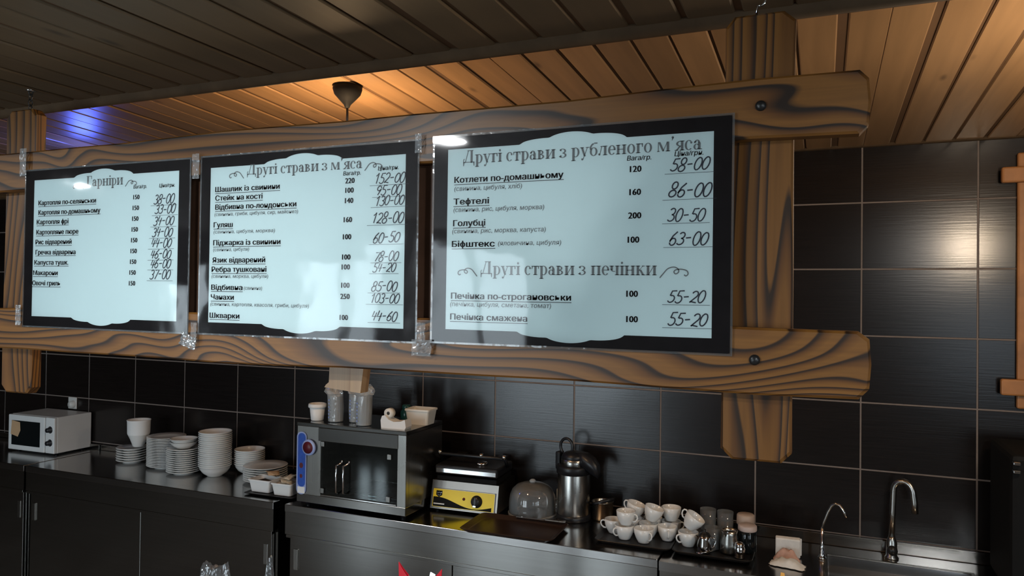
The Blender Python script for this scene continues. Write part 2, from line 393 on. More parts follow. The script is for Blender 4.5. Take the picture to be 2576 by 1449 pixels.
# floor
tag(MB().box(XL - .15, XR + .15, REAR - .15, YW + .25, -0.10, 0).build('floor', M['floor']), kind='structure')
# back wall: grout bed with every tile laid on it
wb = tag(MB().box(XL - .15, XR + .15, YW + 0.0022, YW + 0.2, 0, 2.95).build('wall_back', M['grout']), kind='structure')
tw, th, gap = 0.45, 0.30, 0.0060
tm = MB(); a, b = tw / 2 - gap / 2, th / 2 - gap / 2
tm.add([(-a + .0015, 0, -b + .0015), (a - .0015, 0, -b + .0015), (a - .0015, 0, b - .0015), (-a + .0015, 0, b - .0015), (-a, .0025, -b), (a, .0025, -b), (a, .0025, b), (-a, .0025, b), (-a, .006, -b), (a, .006, -b), (a, .006, b), (-a, .006, b)],
       [(0, 1, 2, 3), (0, 4, 5, 1), (1, 5, 6, 2), (2, 6, 7, 3), (3, 7, 4, 0), (4, 8, 9, 5), (5, 9, 10, 6), (6, 10, 11, 7), (7, 11, 8, 4)])
tme = tm.mesh('tile'); tme.materials.append(M['tile'])
TX0, TZ0 = -4.3351, 2.4447
for i in range(-7, 15):
    for j in range(-1, 6):
        x = TX0 + tw * (i + .5); z = TZ0 - th * (j + .5)
        if z + th / 2 > 2.72: z = z
        mesh_ob('tile', tme, wb, (x, YW, z), (random.uniform(-.0012, .0012), 0, random.uniform(-.0012, .0012)))
# side and rear walls of the dining room (behind the camera)
tag(MB().box(XL - .15, XL, REAR, YW, 0, 2.95).build('wall_left', M['wall_room']), kind='structure')
rw = MB(); ys = [REAR] + [v for w in FILL_SIDE for v in w[:2]] + [YW]
for k in range(0, len(ys), 2): rw.box(XR, XR + .15, ys[k], ys[k + 1], 0, 2.95)
for y0, y1, z0, z1 in FILL_SIDE: rw.box(XR, XR + .15, y0, y1, 0, z0); rw.box(XR, XR + .15, y0, y1, z1, 2.95)
tag(rw.build('wall_right', M['wall_room']), kind='structure')
for k, (y0, y1, z0, z1) in enumerate(FILL_SIDE):
    fr = MB(); t = .06
    for c in ((y0, y0 + t, z0, z1), (y1 - t, y1, z0, z1), (y0 + t, y1 - t, z0, z0 + t), (y0 + t, y1 - t, z1 - t, z1), ((y0 + y1) / 2 - .03, (y0 + y1) / 2 + .03, z0 + t, z1 - t)):
        fr.box(XR + .05, XR + .11, c[0], c[1], c[2], c[3])
    tag(fr.build('window_%d' % (k + 5), M['white_plastic']), kind='structure')  # frames for the added fill windows
rw = MB(); xs = [XL] + [v for w in WINDOWS for v in w[:2]] + [XR]
for k in range(0, len(xs), 2): rw.box(xs[k], xs[k + 1], REAR - .15, REAR, 0, 2.95)
for x0, x1, z0, z1 in WINDOWS:
    rw.box(x0, x1, REAR - .15, REAR, 0, z0); rw.box(x0, x1, REAR - .15, REAR, z1, 2.95)
tag(rw.build('wall_rear', M['wall_room']), kind='structure')
for k, (x0, x1, z0, z1) in enumerate(WINDOWS):
    fr = MB(); t = .06
    for c in ((x0, x0 + t, z0, z1), (x1 - t, x1, z0, z1), (x0 + t, x1 - t, z0, z0 + t), (x0 + t, x1 - t, z1 - t, z1), ((x0 + x1) / 2 - .03, (x0 + x1) / 2 + .03, z0 + t, z1 - t)):
        fr.box(c[0], c[1], REAR - .11, REAR - .05, c[2], c[3])
    tag(fr.build('window_%d' % (k + 1), M['white_plastic']), kind='structure')

# upper ceiling over the bar: sloping boards
SL = 0.05
def zlight(y): return 2.70 + SL * (YW - y)
cu = tag(MB().add([(XL, 1.2, zlight(1.2) + .005), (XR, 1.2, zlight(1.2) + .005), (XR, YW + .1, zlight(YW + .1) + .005), (XL, YW + .1, zlight(YW + .1) + .005),
                   (XL, 1.2, 2.95), (XR, 1.2, 2.95), (XR, YW + .1, 2.95), (XL, YW + .1, 2.95)],
                  [(0, 1, 2, 3), (4, 7, 6, 5), (0, 4, 5, 1), (1, 5, 6, 2), (2, 6, 7, 3), (3, 7, 4, 0)]).build('ceiling', M['backing']), kind='structure')
def plank_mesh(name, w, y0, y1, zf, mat, t=.005, g=.010):
    """one lining board, V-edged, running along Y"""
    prof = [(-w / 2 + g / 2, 0.004), (-w / 2 + g / 2 + .004, 0), (w / 2 - g / 2 - .004, 0), (w / 2 - g / 2, 0.004), (w / 2 - g / 2, t), (-w / 2 + g / 2, t)]
    m = MB(); n = len(prof)
    vs = [(x, y0, z + zf(y0)) for x, z in prof] + [(x, y1, z + zf(y1)) for x, z in prof]
    m.add(vs, [(i, (i + 1) % n, n + (i + 1) % n, n + i) for i in range(n)] + [list(range(n))[::-1], list(range(n, 2 * n))])
    me = m.mesh(name); me.materials.append(mat); return me
pl = plank_mesh('plank', .116, 1.55, YW - .005, zlight, M['plank'])
x = .0491 + .116 * 26 - .058
while x > -7.2:
    mesh_ob('plank', pl, cu, (x, 0, random.uniform(-.0015, .0015)), (0, random.uniform(-.004, .004), 0))
    x -= .116
# lower ceiling over the guests
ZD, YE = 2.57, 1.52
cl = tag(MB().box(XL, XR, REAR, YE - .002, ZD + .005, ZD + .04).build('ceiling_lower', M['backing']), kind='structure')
pd = plank_mesh('plank', .105, -.6, YE - .004, lambda y: ZD, M['plank_shaded'], g=.011)
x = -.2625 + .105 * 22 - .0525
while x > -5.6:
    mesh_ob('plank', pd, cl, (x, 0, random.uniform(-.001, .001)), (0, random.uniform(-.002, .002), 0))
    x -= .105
pd2 = MB().box(XL, XR, REAR, -.61, ZD, ZD + .006).build('ceiling_board', M['plank_shaded'], cl)
# edge batten of the lower ceiling: rounded
prof = [(YE - .004, ZD + .035), (YE - .004, ZD - .002), (YE + .001, ZD - .014), (YE + .008, ZD - .021), (YE + .016, ZD - .022), (YE + .022, ZD - .014), (YE + .024, ZD + .035)]
m = MB(); n = len(prof)
m.add([(XL, y, z) for y, z in prof] + [(XR, y, z) for y, z in prof], [(i, (i + 1) % n, n + (i + 1) % n, n + i) for i in range(n)] + [list(range(n)), list(range(n, 2 * n))], True)
tag(m.build('trim_1', M['trim']), kind='structure')
tag(MB().box(XL, XR, YE, YE + .02, ZD + .03, 2.93).build('trim_4', M['backing']), kind='structure')
# quarter round where boards meet the tiles
qp = [(YW, 2.694), (YW - .012, 2.696), (YW - .020, 2.703), (YW - .023, 2.714), (YW - .023, 2.722), (YW, 2.722)]
m = MB(); n = len(qp)
m.add([(XL, y, z) for y, z in qp] + [(XR, y, z) for y, z in qp], [(i, (i + 1) % n, n + (i + 1) % n, n + i) for i in range(n)] + [list(range(n)), list(range(n, 2 * n))])
tag(m.build('trim_2', M['trim']), kind='structure')

# ------------------------------------------------------------------ menu frame
def wobble_board(x0, x1, z0, z1, y0, y1, ch, axis, seed, amp=.0025, seg=14):
    """a hand-dressed board: chamfered corner ends and slightly uneven long edges"""
    rnd = random.Random(seed)
    ph = [rnd.uniform(0, 6.28) for _ in range(4)]
    def off(t, k): return amp * (math.sin(t * 5.0 + ph[k]) + .6 * math.sin(t * 11 + ph[k + 1]))
    pts = []
    if axis == 'x':
        top = [(x0 + (x1 - x0) * i / seg) for i in range(seg + 1)]
        pts += [(x0, z0 + ch), (x0, z1 - ch)]
        for i, x in enumerate(top):
            xx = min(max(x, x0 + ch), x1 - ch); pts.append((xx, z1 + off(x, 0)))
        pts += [(x1, z1 - ch), (x1 + .003, (z0 + z1) / 2), (x1, z0 + ch)]
        for x in reversed(top):
            xx = min(max(x, x0 + ch), x1 - ch); pts.append((xx, z0 + off(x, 2)))
    else:
        side = [(z0 + (z1 - z0) * i / seg) for i in range(seg + 1)]
        pts += [(x0 + ch, z0), ]
        for z in side: pts.append((x0 + off(z, 0), min(max(z, z0 + ch), z1 - ch)))
        pts += [(x0 + ch, z1), (x1 - ch, z1)]
        for z in reversed(side): pts.append((x1 + off(z, 2), min(max(z, z0 + ch), z1 - ch)))
        pts += [(x1 - ch, z0)]
    # drop coincident neighbours
    q = []
    for p in pts:
        if not q or math.hypot(p[0] - q[-1][0], p[1] - q[-1][1]) > 1e-5: q.append(p)
    b = .004; cx = (x0 + x1) / 2; cz = (z0 + z1) / 2
    def shrink(p): return (p[0] - math.copysign(min(b, abs(p[0] - cx)), p[0] - cx) * (1 if axis == 'z' or abs(p[0] - cx) > (x1 - x0) / 2 - .02 else 0),
                           p[1] - math.copysign(min(b, abs(p[1] - cz)), p[1] - cz) * (1 if axis == 'x' or abs(p[1] - cz) > (z1 - z0) / 2 - .02 else 0))
    n = len(q); m = MB()
    vs = [(*[shrink(p)[0]], y0, shrink(p)[1]) for p in q] + [(p[0], y0 + b, p[1]) for p in q] + [(p[0], y1, p[1]) for p in q]
    fs = [list(range(n)), list(range(2 * n, 3 * n))[::-1]]
    for l in (0, 1): fs += [(l * n + i, (l + 1) * n + i, (l + 1) * n + (i + 1) % n, l * n + (i + 1) % n) for i in range(n)]
    return m.add(vs, fs)
frame = thing('menu_rack', 'long hanging timber frame of scorched beams holding the three menu sheets', 'rack', (-1.03, 1.38, 1.72))
FO = Vector((-1.03, 1.38, 1.72))
def fr_part(name, mb, mat):
    mb.xform(Matrix.Translation(-FO)); return mb.build(name, mat, frame)
fr_part('top_rail', wobble_board(-2.36, .070, 2.279, 2.384, 1.348, 1.378, .014, 'x', 3), M['beam_x'])
fr_part('bottom_rail', wobble_board(-2.36, .073, 1.839, 1.953, 1.348, 1.378, .016, 'x', 5), M['beam_x2'])
fr_part('post', wobble_board(-.166, -.046, 1.714, 2.512, 1.380, 1.410, .018, 'z', 8, .0015), M['post'])
fr_part('post', wobble_board(-2.150, -2.026, 1.714, 2.512, 1.380, 1.410, .018, 'z', 9, .0015), M['post'])
fr_part('backing_panel', MB().box(-2.03, -.16, 1.3785, 1.384, 1.95, 2.30), M['board'])
sb = MB().prism([(-1.040, 1.80), (-1.048, 1.794), (-1.052, 1.788), (-.990, 1.783), (-.954, 1.780), (-.945, 1.85), (-1.038, 1.85)], 1.402, 1.432)
fr_part('stub_board', sb, M['post_pale'])
for bx, bz in ((-.1, 2.338), (-.107, 1.896)):
    bm_ = MB().lathe([(0, -.007), (.005, -.0065), (.0085, -.004), (.0095, 0)], 14, (bx, 1.348, bz), axis='y')
    fr_part('bolt', bm_, M['dark_metal'])
# hanging chain at the left, hook at the right
def torus_link(rx, rz, r, n=14, seg=6):
    return [(rx * math.cos(2 * PI * i / n), 0, rz * math.sin(2 * PI * i / n)) for i in range(n + 1)]
ch = thing('hanging_chain', 'thin dark chain holding up the left post of the menu frame', 'chain', (-2.07, 1.395, 2.512))
lm_ = MB().tube(torus_link(.006, .010, .002), .0017, 6, False); lme = lm_.mesh('chain_link'); lme.materials.append(M['dark_metal'])
for k in range(4): mesh_ob('chain_link', lme, ch, (0, 0, .006 + .0155 * k), (0, 0, PI / 2 * (k % 2)))
MB().lathe([(0, 0), (.012, 0), (.012, -.003), (.004, -.005), (0, -.005)], 12).build('ceiling_plate', M['chrome'], ch, (0, 0, .058))
hk = thing('hanging_hook', 'small bright metal hook in the ceiling above the right post', 'hook', (-.112, 1.395, 2.512))
MB().tube([(0, 0, .058), (0, 0, .035)] + arc3(.006, 0, .028, .009, 140, -120, 12) + [(0, 0, .002)], .0022, 6).build('hook_rod', M['chrome'], hk)
MB().lathe([(0, 0), (.013, 0), (.013, -.003), (.004, -.006), (0, -.006)], 12).build('ceiling_plate', M['chrome'], hk, (0, 0, .058))

# ------------------------------------------------------------------ lettering
def font_mesh(s, bold=0.0, shear=0.0):
    cu_ = bpy.data.curves.new('lettering', 'FONT'); cu_.body = s; cu_.size = 1.0; cu_.resolution_u = 2
    cu_.offset = bold; cu_.shear = shear
    o = bpy.data.objects.new('tmp', cu_); COL.objects.link(o)
    bpy.context.view_layer.update()
    me = bpy.data.meshes.new_from_object(o.evaluated_get(bpy.context.evaluated_depsgraph_get()))
    vs = [v.co[:] for v in me.vertices]; fs = [list(p.vertices) for p in me.polygons]
    bpy.data.objects.remove(o); bpy.data.meshes.remove(me); bpy.data.curves.remove(cu_)
    return vs, fs
def put_text(mb, s, x0, z, h, x1=None, y=0, bold=0.0, shear=0.0, center=False, size=None):
    """text with baseline z; h = font size; squeezed to end at x1 when given"""
    vs, fs = font_mesh(s.replace('ф', 'о'), 0.0, shear)
    for i_, c_ in enumerate(s):                       # the font's own phi fills wrongly: ring plus stem
        if c_ == 'ф':
            r_ = max(v[0] for v in font_mesh(s[:i_] + 'о', 0.0, shear)[0]); o_ = font_mesh('о')[0]
            m_ = r_ - (max(v[0] for v in o_) - min(v[0] for v in o_)) / 2; n_ = len(vs)
            vs += [(m_ - .045, -.19, 0), (m_ + .045, -.19, 0), (m_ + .045, .74, 0), (m_ - .045, .74, 0)]; fs.append([n_, n_ + 1, n_ + 2, n_ + 3])
    if not vs: return
    a = min(v[0] for v in vs); b = max(v[0] for v in vs)
    sx = h if x1 is None else (x1 - x0) / (b - a)
    ox = x0 - (b - a) * sx / 2 if center else x0
    for k in range(3 if bold > 0 else 1):
        mb.add([(ox + (v[0] - a) * sx + bold * 1.8 * h * k, y, z + v[1] * h) for v in vs], fs)

# a high-contrast serif for the menu headings, drawn stroke by stroke (x-height .66, cap height 1)
ST, HL, XH = .18, .052, .66
def g_stem(x, z0=0, z1=XH): return [[(x, z0), (x + ST, z0), (x + ST, z1), (x, z1)]]
def g_serif(x, z, w=.09, up=True): return [[(x - w, z), (x + ST + w, z), (x + ST + w, z + HL), (x - w, z + HL)]]
def g_bar(x0, x1, z, t=HL): return [[(x0, z), (x1, z), (x1, z + t), (x0, z + t)]]
def g_ring(cx, cz, rx, rz, tx, tz, a0=0, a1=360, n=18):
    o = arc(cx, cz, rx, rz, a0, a1, n); i = arc(cx, cz, rx - tx, rz - tz, a0, a1, n)
    return [[o[k], o[k + 1], i[k + 1], i[k]] for k in range(n)]
def g_diag(x0, z0, x1, z1, t): return [[(x0, z0), (x0 + t, z0), (x1 + t, z1), (x1, z1)]]
def g_dot(cx, cz, r): return [arc(cx, cz, r, r, 0, 330, 11)]
def S2(x, z0=0, z1=XH, w=.08): return g_stem(x, z0, z1) + g_serif(x, z0, w) + g_serif(x, z1 - HL, w)
GLY = {
 'Д': (1.06, g_diag(.16, .10, .44, 1.0, .05) + g_stem(.66, .05, 1.0) + g_bar(.36, .90, .96) + g_bar(0, 1.0, .08, .05) + [[(0, -.18), (.05, -.18), (.10, .12), (0, .12)], [(.95, -.18), (1.0, -.18), (1.0, .12), (.9, .12)]] + g_ring(.12, .22, .13, .16, .05, .05, 90, 300)),
 'Г': (.82, g_stem(.14, 0, 1.0) + g_serif(.14, 0) + g_bar(.05, .74, .95, .05) + [[(.69, .70), (.74, .70), (.74, 1.0), (.66, 1.0)]]),
 'р': (.72, g_stem(.10, -.28, XH) + g_serif(.10, -.28, .08) + g_bar(.0, .2, XH - HL) + g_ring(.36, .33, .30, .345, .14, .045, -115, 115)),
 'у': (.72, g_diag(.30, .0, .06, XH, .155) + g_diag(.20, -.24, .56, XH, .045) + g_bar(.0, .30, XH - HL) + g_bar(.44, .74, XH - HL) + g_dot(.17, -.2, .075)),
 'г': (.58, S2(.10) + g_bar(.10, .54, XH - .05, .05) + [[(.48, .42), (.54, .42), (.54, XH), (.44, XH)]]),
 'і': (.36, S2(.10) + g_dot(.175, .86, .085)),
 'ї': (.36, S2(.10) + g_dot(.09, .86, .07) + g_dot(.27, .86, .07)),
 'с': (.62, g_ring(.33, .33, .29, .345, .145, .045, 50, 315) + g_dot(.50, .50, .075)),
 'т': (.66, S2(.25) + g_bar(.03, .62, XH - .05, .05) + [[(.03, .44), (.07, .44), (.12, XH), (.03, XH)], [(.58, .44), (.62, .44), (.62, XH), (.53, XH)]]),
 'а': (.66, g_stem(.36, 0, .46) + g_ring(.30, .44, .21, .22, .15, .045, 0, 160) + g_dot(.14, .50, .07) + g_ring(.26, .19, .22, .20, .13, .04, 40, 330) + g_bar(.44, .64, 0)),
 'в': (.68, S2(.10) + g_ring(.24, .49, .29, .17, .13, .04, -90, 90) + g_ring(.24, .18, .35, .18, .14, .04, -90, 90)),
 'и': (.86, S2(.10) + S2(.58) + g_diag(.22, .06, .56, .60, .05)),
 'з': (.58, g_ring(.22, .49, .28, .17, .13, .04, -90, 160) + g_ring(.22, .18, .32, .18, .14, .04, -160, 90) + g_dot(.08, .54, .06) + g_dot(.08, .12, .07)),
 'б': (.70, g_ring(.35, .30, .30, .31, .145, .045) + g_ring(.40, .52, .36, .40, .12, .10, 100, 190) + g_bar(.38, .64, .86, .08)),
 'л': (.74, g_diag(.10, 0, .26, XH, .05) + S2(.46) + g_bar(.18, .60, XH - HL) + g_dot(.09, .08, .075)),
 'е': (.62, g_ring(.33, .33, .29, .345, .145, .045, 0, 320) + g_bar(.18, .60, .33)),
 'н': (.84, S2(.10) + S2(.56) + g_bar(.2, .6, .32)),
 'о': (.68, g_ring(.34, .33, .30, .345, .145, .045)),
 'м': (1.0, g_stem(.70) + g_serif(.70, 0, .08) + g_bar(.06, .11, 0, XH) + g_bar(0, .18, 0) + g_diag(.38, .02, .08, XH, .15) + g_diag(.42, .02, .72, XH, .045)),
 '’': (.28, g_dot(.13, .93, .085) + [[(.13, .93), (.21, .93), (.10, .72), (.06, .74)]]),
 'я': (.68, S2(.44) + g_ring(.44, .47, .34, .19, .14, .04, 90, 270) + g_diag(.06, 0, .34, .32, .13) + g_bar(0, .24, 0)),
 'п': (.84, S2(.10) + S2(.56) + g_bar(.1, .7, XH - .05, .05)),
 'ч': (.80, g_stem(.10, .38, XH) + g_serif(.10, XH - HL, .08) + S2(.52) + g_ring(.36, .42, .26, .18, .14, .045, 180, 300)),
 'к': (.76, S2(.10) + g_diag(.22, .30, .56, XH, .045) + g_diag(.52, 0, .28, .38, .16) + g_bar(.46, .74, 0) + g_bar(.48, .70, XH - HL)),
}
def put_heading(mb, s, x0, x1, z, h, y):
    total = sum(GLY[c][0] if c in GLY else .34 for c in s); sx = (x1 - x0) / total; x = x0
    for c in s:
        if c in GLY:
            for poly in GLY[c][1]:
                q = [(x + p[0] * sx, z + p[1] * h) for p in poly]
                mb.flat(q, y)
        x += (GLY[c][0] if c in GLY else .34) * sx
def swirl(mb, x, z, s, y, flip=1):
    """little double curl beside a heading"""
    pts = [(0, -.35), (.25, -.05), (.55, .28), (.95, .40), (1.25, .28), (1.3, .05), (1.1, -.08), (.98, .06), (1.1, .20), (1.45, .25), (1.85, .15), (1.95, -.08), (1.8, -.22), (1.66, -.1)]
    sm = []
    for i in range(len(pts) - 1):
        p0 = pts[max(i - 1, 0)]; p1 = pts[i]; p2 = pts[i + 1]; p3 = pts[min(i + 2, len(pts) - 1)]
        for k in range(4):
            t = k / 4
            sm.append(tuple(.5 * (2 * p1[d] + (p2[d] - p0[d]) * t + (2 * p0[d] - 5 * p1[d] + 4 * p2[d] - p3[d]) * t * t + (3 * p1[d] - p0[d] - 3 * p2[d] + p3[d]) * t ** 3) for d in (0, 1)))
    mb.ribbon([(x + flip * a * s, z + b * s) for a, b in sm], .0020, y)
DIG = {
 '0': [arc(.30, .5, .27, .5, 80, 440, 14)],
 '1': [[(.12, .72), (.38, 1.0), (.34, 0)]],
 '2': [arc(.30, .72, .25, .28, 160, -40, 8) + [(.05, .02), (.18, .08), (.6, .0)]],
 '3': [arc(.28, .75, .23, .25, 150, -90, 8) + arc(.28, .26, .28, .26, 90, -150, 8)],
 '4': [[(.14, 1.0), (.04, .42), (.56, .46)], [(.46, .85), (.36, 0)]],
 '5': [[(.58, 1.0), (.18, .98), (.12, .58)] + arc(.28, .30, .28, .30, 110, -150, 9)],
 '6': [[(.48, 1.0), (.20, .7), (.07, .35)] + arc(.30, .26, .24, .26, 180, -170, 12)],
 '7': [[(.05, .95), (.6, 1.0), (.24, 0)]],
 '8': [arc(.32, .76, .21, .24, -90, 270, 12), arc(.28, .26, .26, .26, 90, 450, 12)],
 '9': [arc(.30, .72, .24, .26, 0, 350, 12) + [(.5, .5), (.3, 0)]],
 '-': [[(.05, .5), (.45, .53)]],
}
def put_price(mb, s, xc, z, h, y, seed):
    rnd = random.Random(seed); w = .60 * h; tot = len(s) * w; x = xc - tot / 2
    for c in s:
        for st in DIG[c]:
            dz = rnd.uniform(-.05, .05) * h; k = rnd.uniform(.92, 1.08)
            mb.ribbon([(x + (px * .95 + pz * .32) * h, z + pz * h * k + dz) for px, pz in st], h * .105, y)
        x += w
    mb.ribbon([(xc - tot * .62, z - h * .18), (xc + tot * .66, z - h * .16)], .0007, y)

def scallop_panel(hw, hh):
    """white field with a cloud-shaped bump on its upper and lower edge"""
    B = ((-.053, .052, .0098), (0.0, .053, .0185), (.053, .053, .0115))
    def env(x): return max([0] + [h * math.sqrt(max(0, 1 - ((x - c) / w) ** 2)) for c, w, h in B])
    xs_ = [-hw] + [-.112 + .224 * i / 56 for i in range(57)] + [hw]
    return [(x, hh + env(x)) for x in xs_] + [(x, -hh - env(x)) for x in reversed(xs_)]
MY = 1.345
def menu(cx, cz, whw, label, rot, build):
    """one laminated A2 sheet; local origin at its centre, faces -Y"""
    t = thing('menu_sheet', label, 'menu', (cx, MY, cz), (0, rot, 0))
    MB().prism(rrect(-.297, .297, -.21, .21, .003, 2), 0, .0012).build('dark_border', M['print_dark'], t)
    MB().flat(scallop_panel(whw, .184), -.0004).build('white_panel', M['paper'], t)
    parts = {k: [] for k in ('heading', 'dish_name', 'ingredient_line', 'weight', 'price', 'column_title', 'swirl')}
    build(parts, cx, cz)
    mats = {'heading': M['ink_grey'], 'dish_name': M['ink'], 'ingredient_line': M['ink_grey'], 'weight': M['ink'], 'price': M['marker'], 'column_title': M['ink_grey'], 'swirl': M['ink_grey']}
    for k, mbs in parts.items():
        for mb in mbs: mb.build(k, mats[k], t)
    # film: slightly wavy sheet a little larger than the print
    nx, nz = 18, 14; vs = []; fs = []
    rnd = random.Random(int(cx * 100))
    p1, p2 = rnd.uniform(0, 6), rnd.uniform(0, 6)
    for i in range(nx + 1):
        for j in range(nz + 1):
            x = -.3005 + .601 * i / nx; z = -.2135 + .427 * j / nz
            vs.append((x, -.0022 - .0010 * math.sin(x * 9 + p1) * math.sin(z * 8 + p2) - .0004 * math.sin(z * 31 + x * 7 + p2), z))
    for i in range(nx):
        for j in range(nz): a_ = i * (nz + 1) + j; fs.append((a_, a_ + nz + 1, a_ + nz + 2, a_ + 1))
    MB().add(vs, fs, True).build('laminate_film', M['film'], t)
    e = MB()
    for x0, x1, z0, z1 in ((-.301, -.297, -.214, .214), (.297, .301, -.214, .214), (-.297, .297, .21, .214), (-.297, .297, -.214, -.21)):
        e.box(x0, x1, -.0006, .0006, z0, z1)
    e.build('clear_margin', M['film_edge'], t)
    return t
Y1 = -.0009
def nx(P, k):
    P[k].append(MB()); return P[k][-1]
def rows(P, cx, cz, names, ing, wts, prices, hdr=None, fs=.0225, ish=.0145):
    for s, x0, x1, z in names:
        dn = nx(P, 'dish_name'); put_text(dn, s, x0 - cx, z - cz, fs, x1 - cx, Y1, bold=.019)
        dn.flat([(x0 - cx, z - cz - .0045), (x1 - cx + .002, z - cz - .0045), (x1 - cx + .002, z - cz - .0033), (x0 - cx, z - cz - .0033)], Y1)
    for s, x0, x1, z in ing: put_text(nx(P, 'ingredient_line'), s, x0 - cx, z - cz, ish, x1 - cx, Y1, bold=0, shear=.12)
    for s, x, z in wts: put_text(nx(P, 'weight'), s, x - cx, z - cz - .006, .0165, None, Y1, bold=.022, center=True)
    for k, (s, x, z, h) in enumerate(prices): put_price(nx(P, 'price'), s, x - cx, z - cz - h / 2, h, Y1, k + int(abs(cx) * 50))
    if hdr:
        put_text(nx(P, 'column_title'), 'Вага/гр.', hdr[0] - cx, hdr[1] - cz, .0125, None, Y1, bold=.01, shear=.15, center=True)
        put_text(nx(P, 'column_title'), 'Ціна/грн.', hdr[2] - cx, hdr[3] - cz, .0125, None, Y1, bold=.01, shear=.15, center=True)

def m1(P, cx, cz):
    put_heading(nx(P, 'heading'), 'Гарніри', -1.772 - cx, -1.638 - cx, 2.2745 - cz, .027, Y1)
    swirl(nx(P, 'swirl'), -1.630 - cx, 2.276 - cz, .020, Y1); swirl(nx(P, 'swirl'), -1.782 - cx, 2.276 - cz, .020, Y1, -1)
    nm = ['Картопля по-селянськи', 'Картопля по-домашньому', 'Картопля фрі', 'Картопляне пюре', 'Рис відварений', 'Гречка відварена', 'Капуста тушк.', 'Макарони', 'Овочі гриль']
    x0 = [-1.9555, -1.9548, -1.9604, -1.9612, -1.9636, -1.9628, -1.9668, -1.9707, -1.9731]
    x1 = [-1.7357, -1.719, -1.8372, -1.7987, -1.8236, -1.8077, -1.8342, -1.8747, -1.8631]
    z = [2.2315, 2.2055, 2.180, 2.1525, 2.126, 2.0985, 2.071, 2.043, 2.0155]
    wt = [('150', -1.5911 - .0011 * k, 2.2409 - .0271 * k) for k in range(9)]
    pr = list(zip(['38-00', '33-00', '34-00', '34-00', '44-00', '46-00', '46-00', '37-00'], [-1.4985, -1.4945, -1.4985, -1.502, -1.505, -1.506, -1.506, -1.507], [2.2321, 2.2074, 2.1790, 2.1508, 2.1243, 2.0968, 2.0725, 2.0458], [.0225] * 8))
    rows(P, cx, cz, list(zip(nm, x0, x1, z)), [], wt, pr, (-1.579, 2.262, -1.488, 2.2615), .0175)
def m2(P, cx, cz):
    put_heading(nx(P, 'heading'), 'Другі страви з м’яса', -1.236 - cx, -.918 - cx, 2.2755 - cz, .025, Y1)
    swirl(nx(P, 'swirl'), -.912 - cx, 2.277 - cz, .022, Y1); swirl(nx(P, 'swirl'), -1.246 - cx, 2.277 - cz, .022, Y1, -1)
    nm = [('Шашлик із свинини', -1.3319, -1.1417, 2.2405), ('Стейк на кості', -1.3315, -1.1905, 2.2200), ('Відбивна по-лондонськи', -1.331, -1.0939, 2.1985), ('Гуляш', -1.335, -1.2777, 2.1565),
          ('Піджарка із свинини', -1.3353, -1.1369, 2.1140), ('Язик відварений', -1.3368, -1.1795, 2.0730), ('Ребра тушковані', -1.3388, -1.1756, 2.0510), ('Відбивна', -1.3391, -1.245, 2.0085), ('Чанахи', -1.3398, -1.2705, 1.9855), ('Шкварки', -1.3425, -1.2528, 1.9420)]
    ing = [('(свинина, гриби, цибуля, сир, майонез)', -1.333, -1.088, 2.1835), ('(свинина, цибуля, морква)', -1.3346, -1.1521, 2.1420), ('(свинина, цибуля)', -1.3349, -1.2265, 2.1000), ('(свинина, морква, цибуля)', -1.3384, -1.1695, 2.0370), ('(свинина)', -1.240, -1.1863, 2.0095), ('(свинина, картопля, квасоля, гриби, цибуля)', -1.3407, -1.0534, 1.9710)]
    wt = [('220', -.9502, 2.2500), ('100', -.9509, 2.2291), ('140', -.9515, 2.2066), ('160', -.9539, 2.165), ('100', -.9553, 2.1277), ('100', -.9566, 2.0835), ('100', -.9573, 2.0618), ('100', -.9576, 2.022), ('250', -.9582, 1.9977), ('100', -.9605, 1.9517)]
    pr = [('152-00', -.8512, 2.2500, .021), ('95-00', -.8528, 2.2247, .021), ('130-00', -.8505, 2.2025, .020), ('128-00', -.8548, 2.1654, .022), ('60-50', -.8571, 2.1240, .022), ('78-00', -.8564, 2.0833, .020), ('54-20', -.8609, 2.0597, .019), ('85-00', -.8603, 2.0199, .021), ('103-00', -.8589, 1.9945, .020), ('44-60', -.8592, 1.9565, .021)]
    rows(P, cx, cz, nm, ing, wt, pr, (-.945, 2.2615, -.853, 2.2680), .0170, .0115)
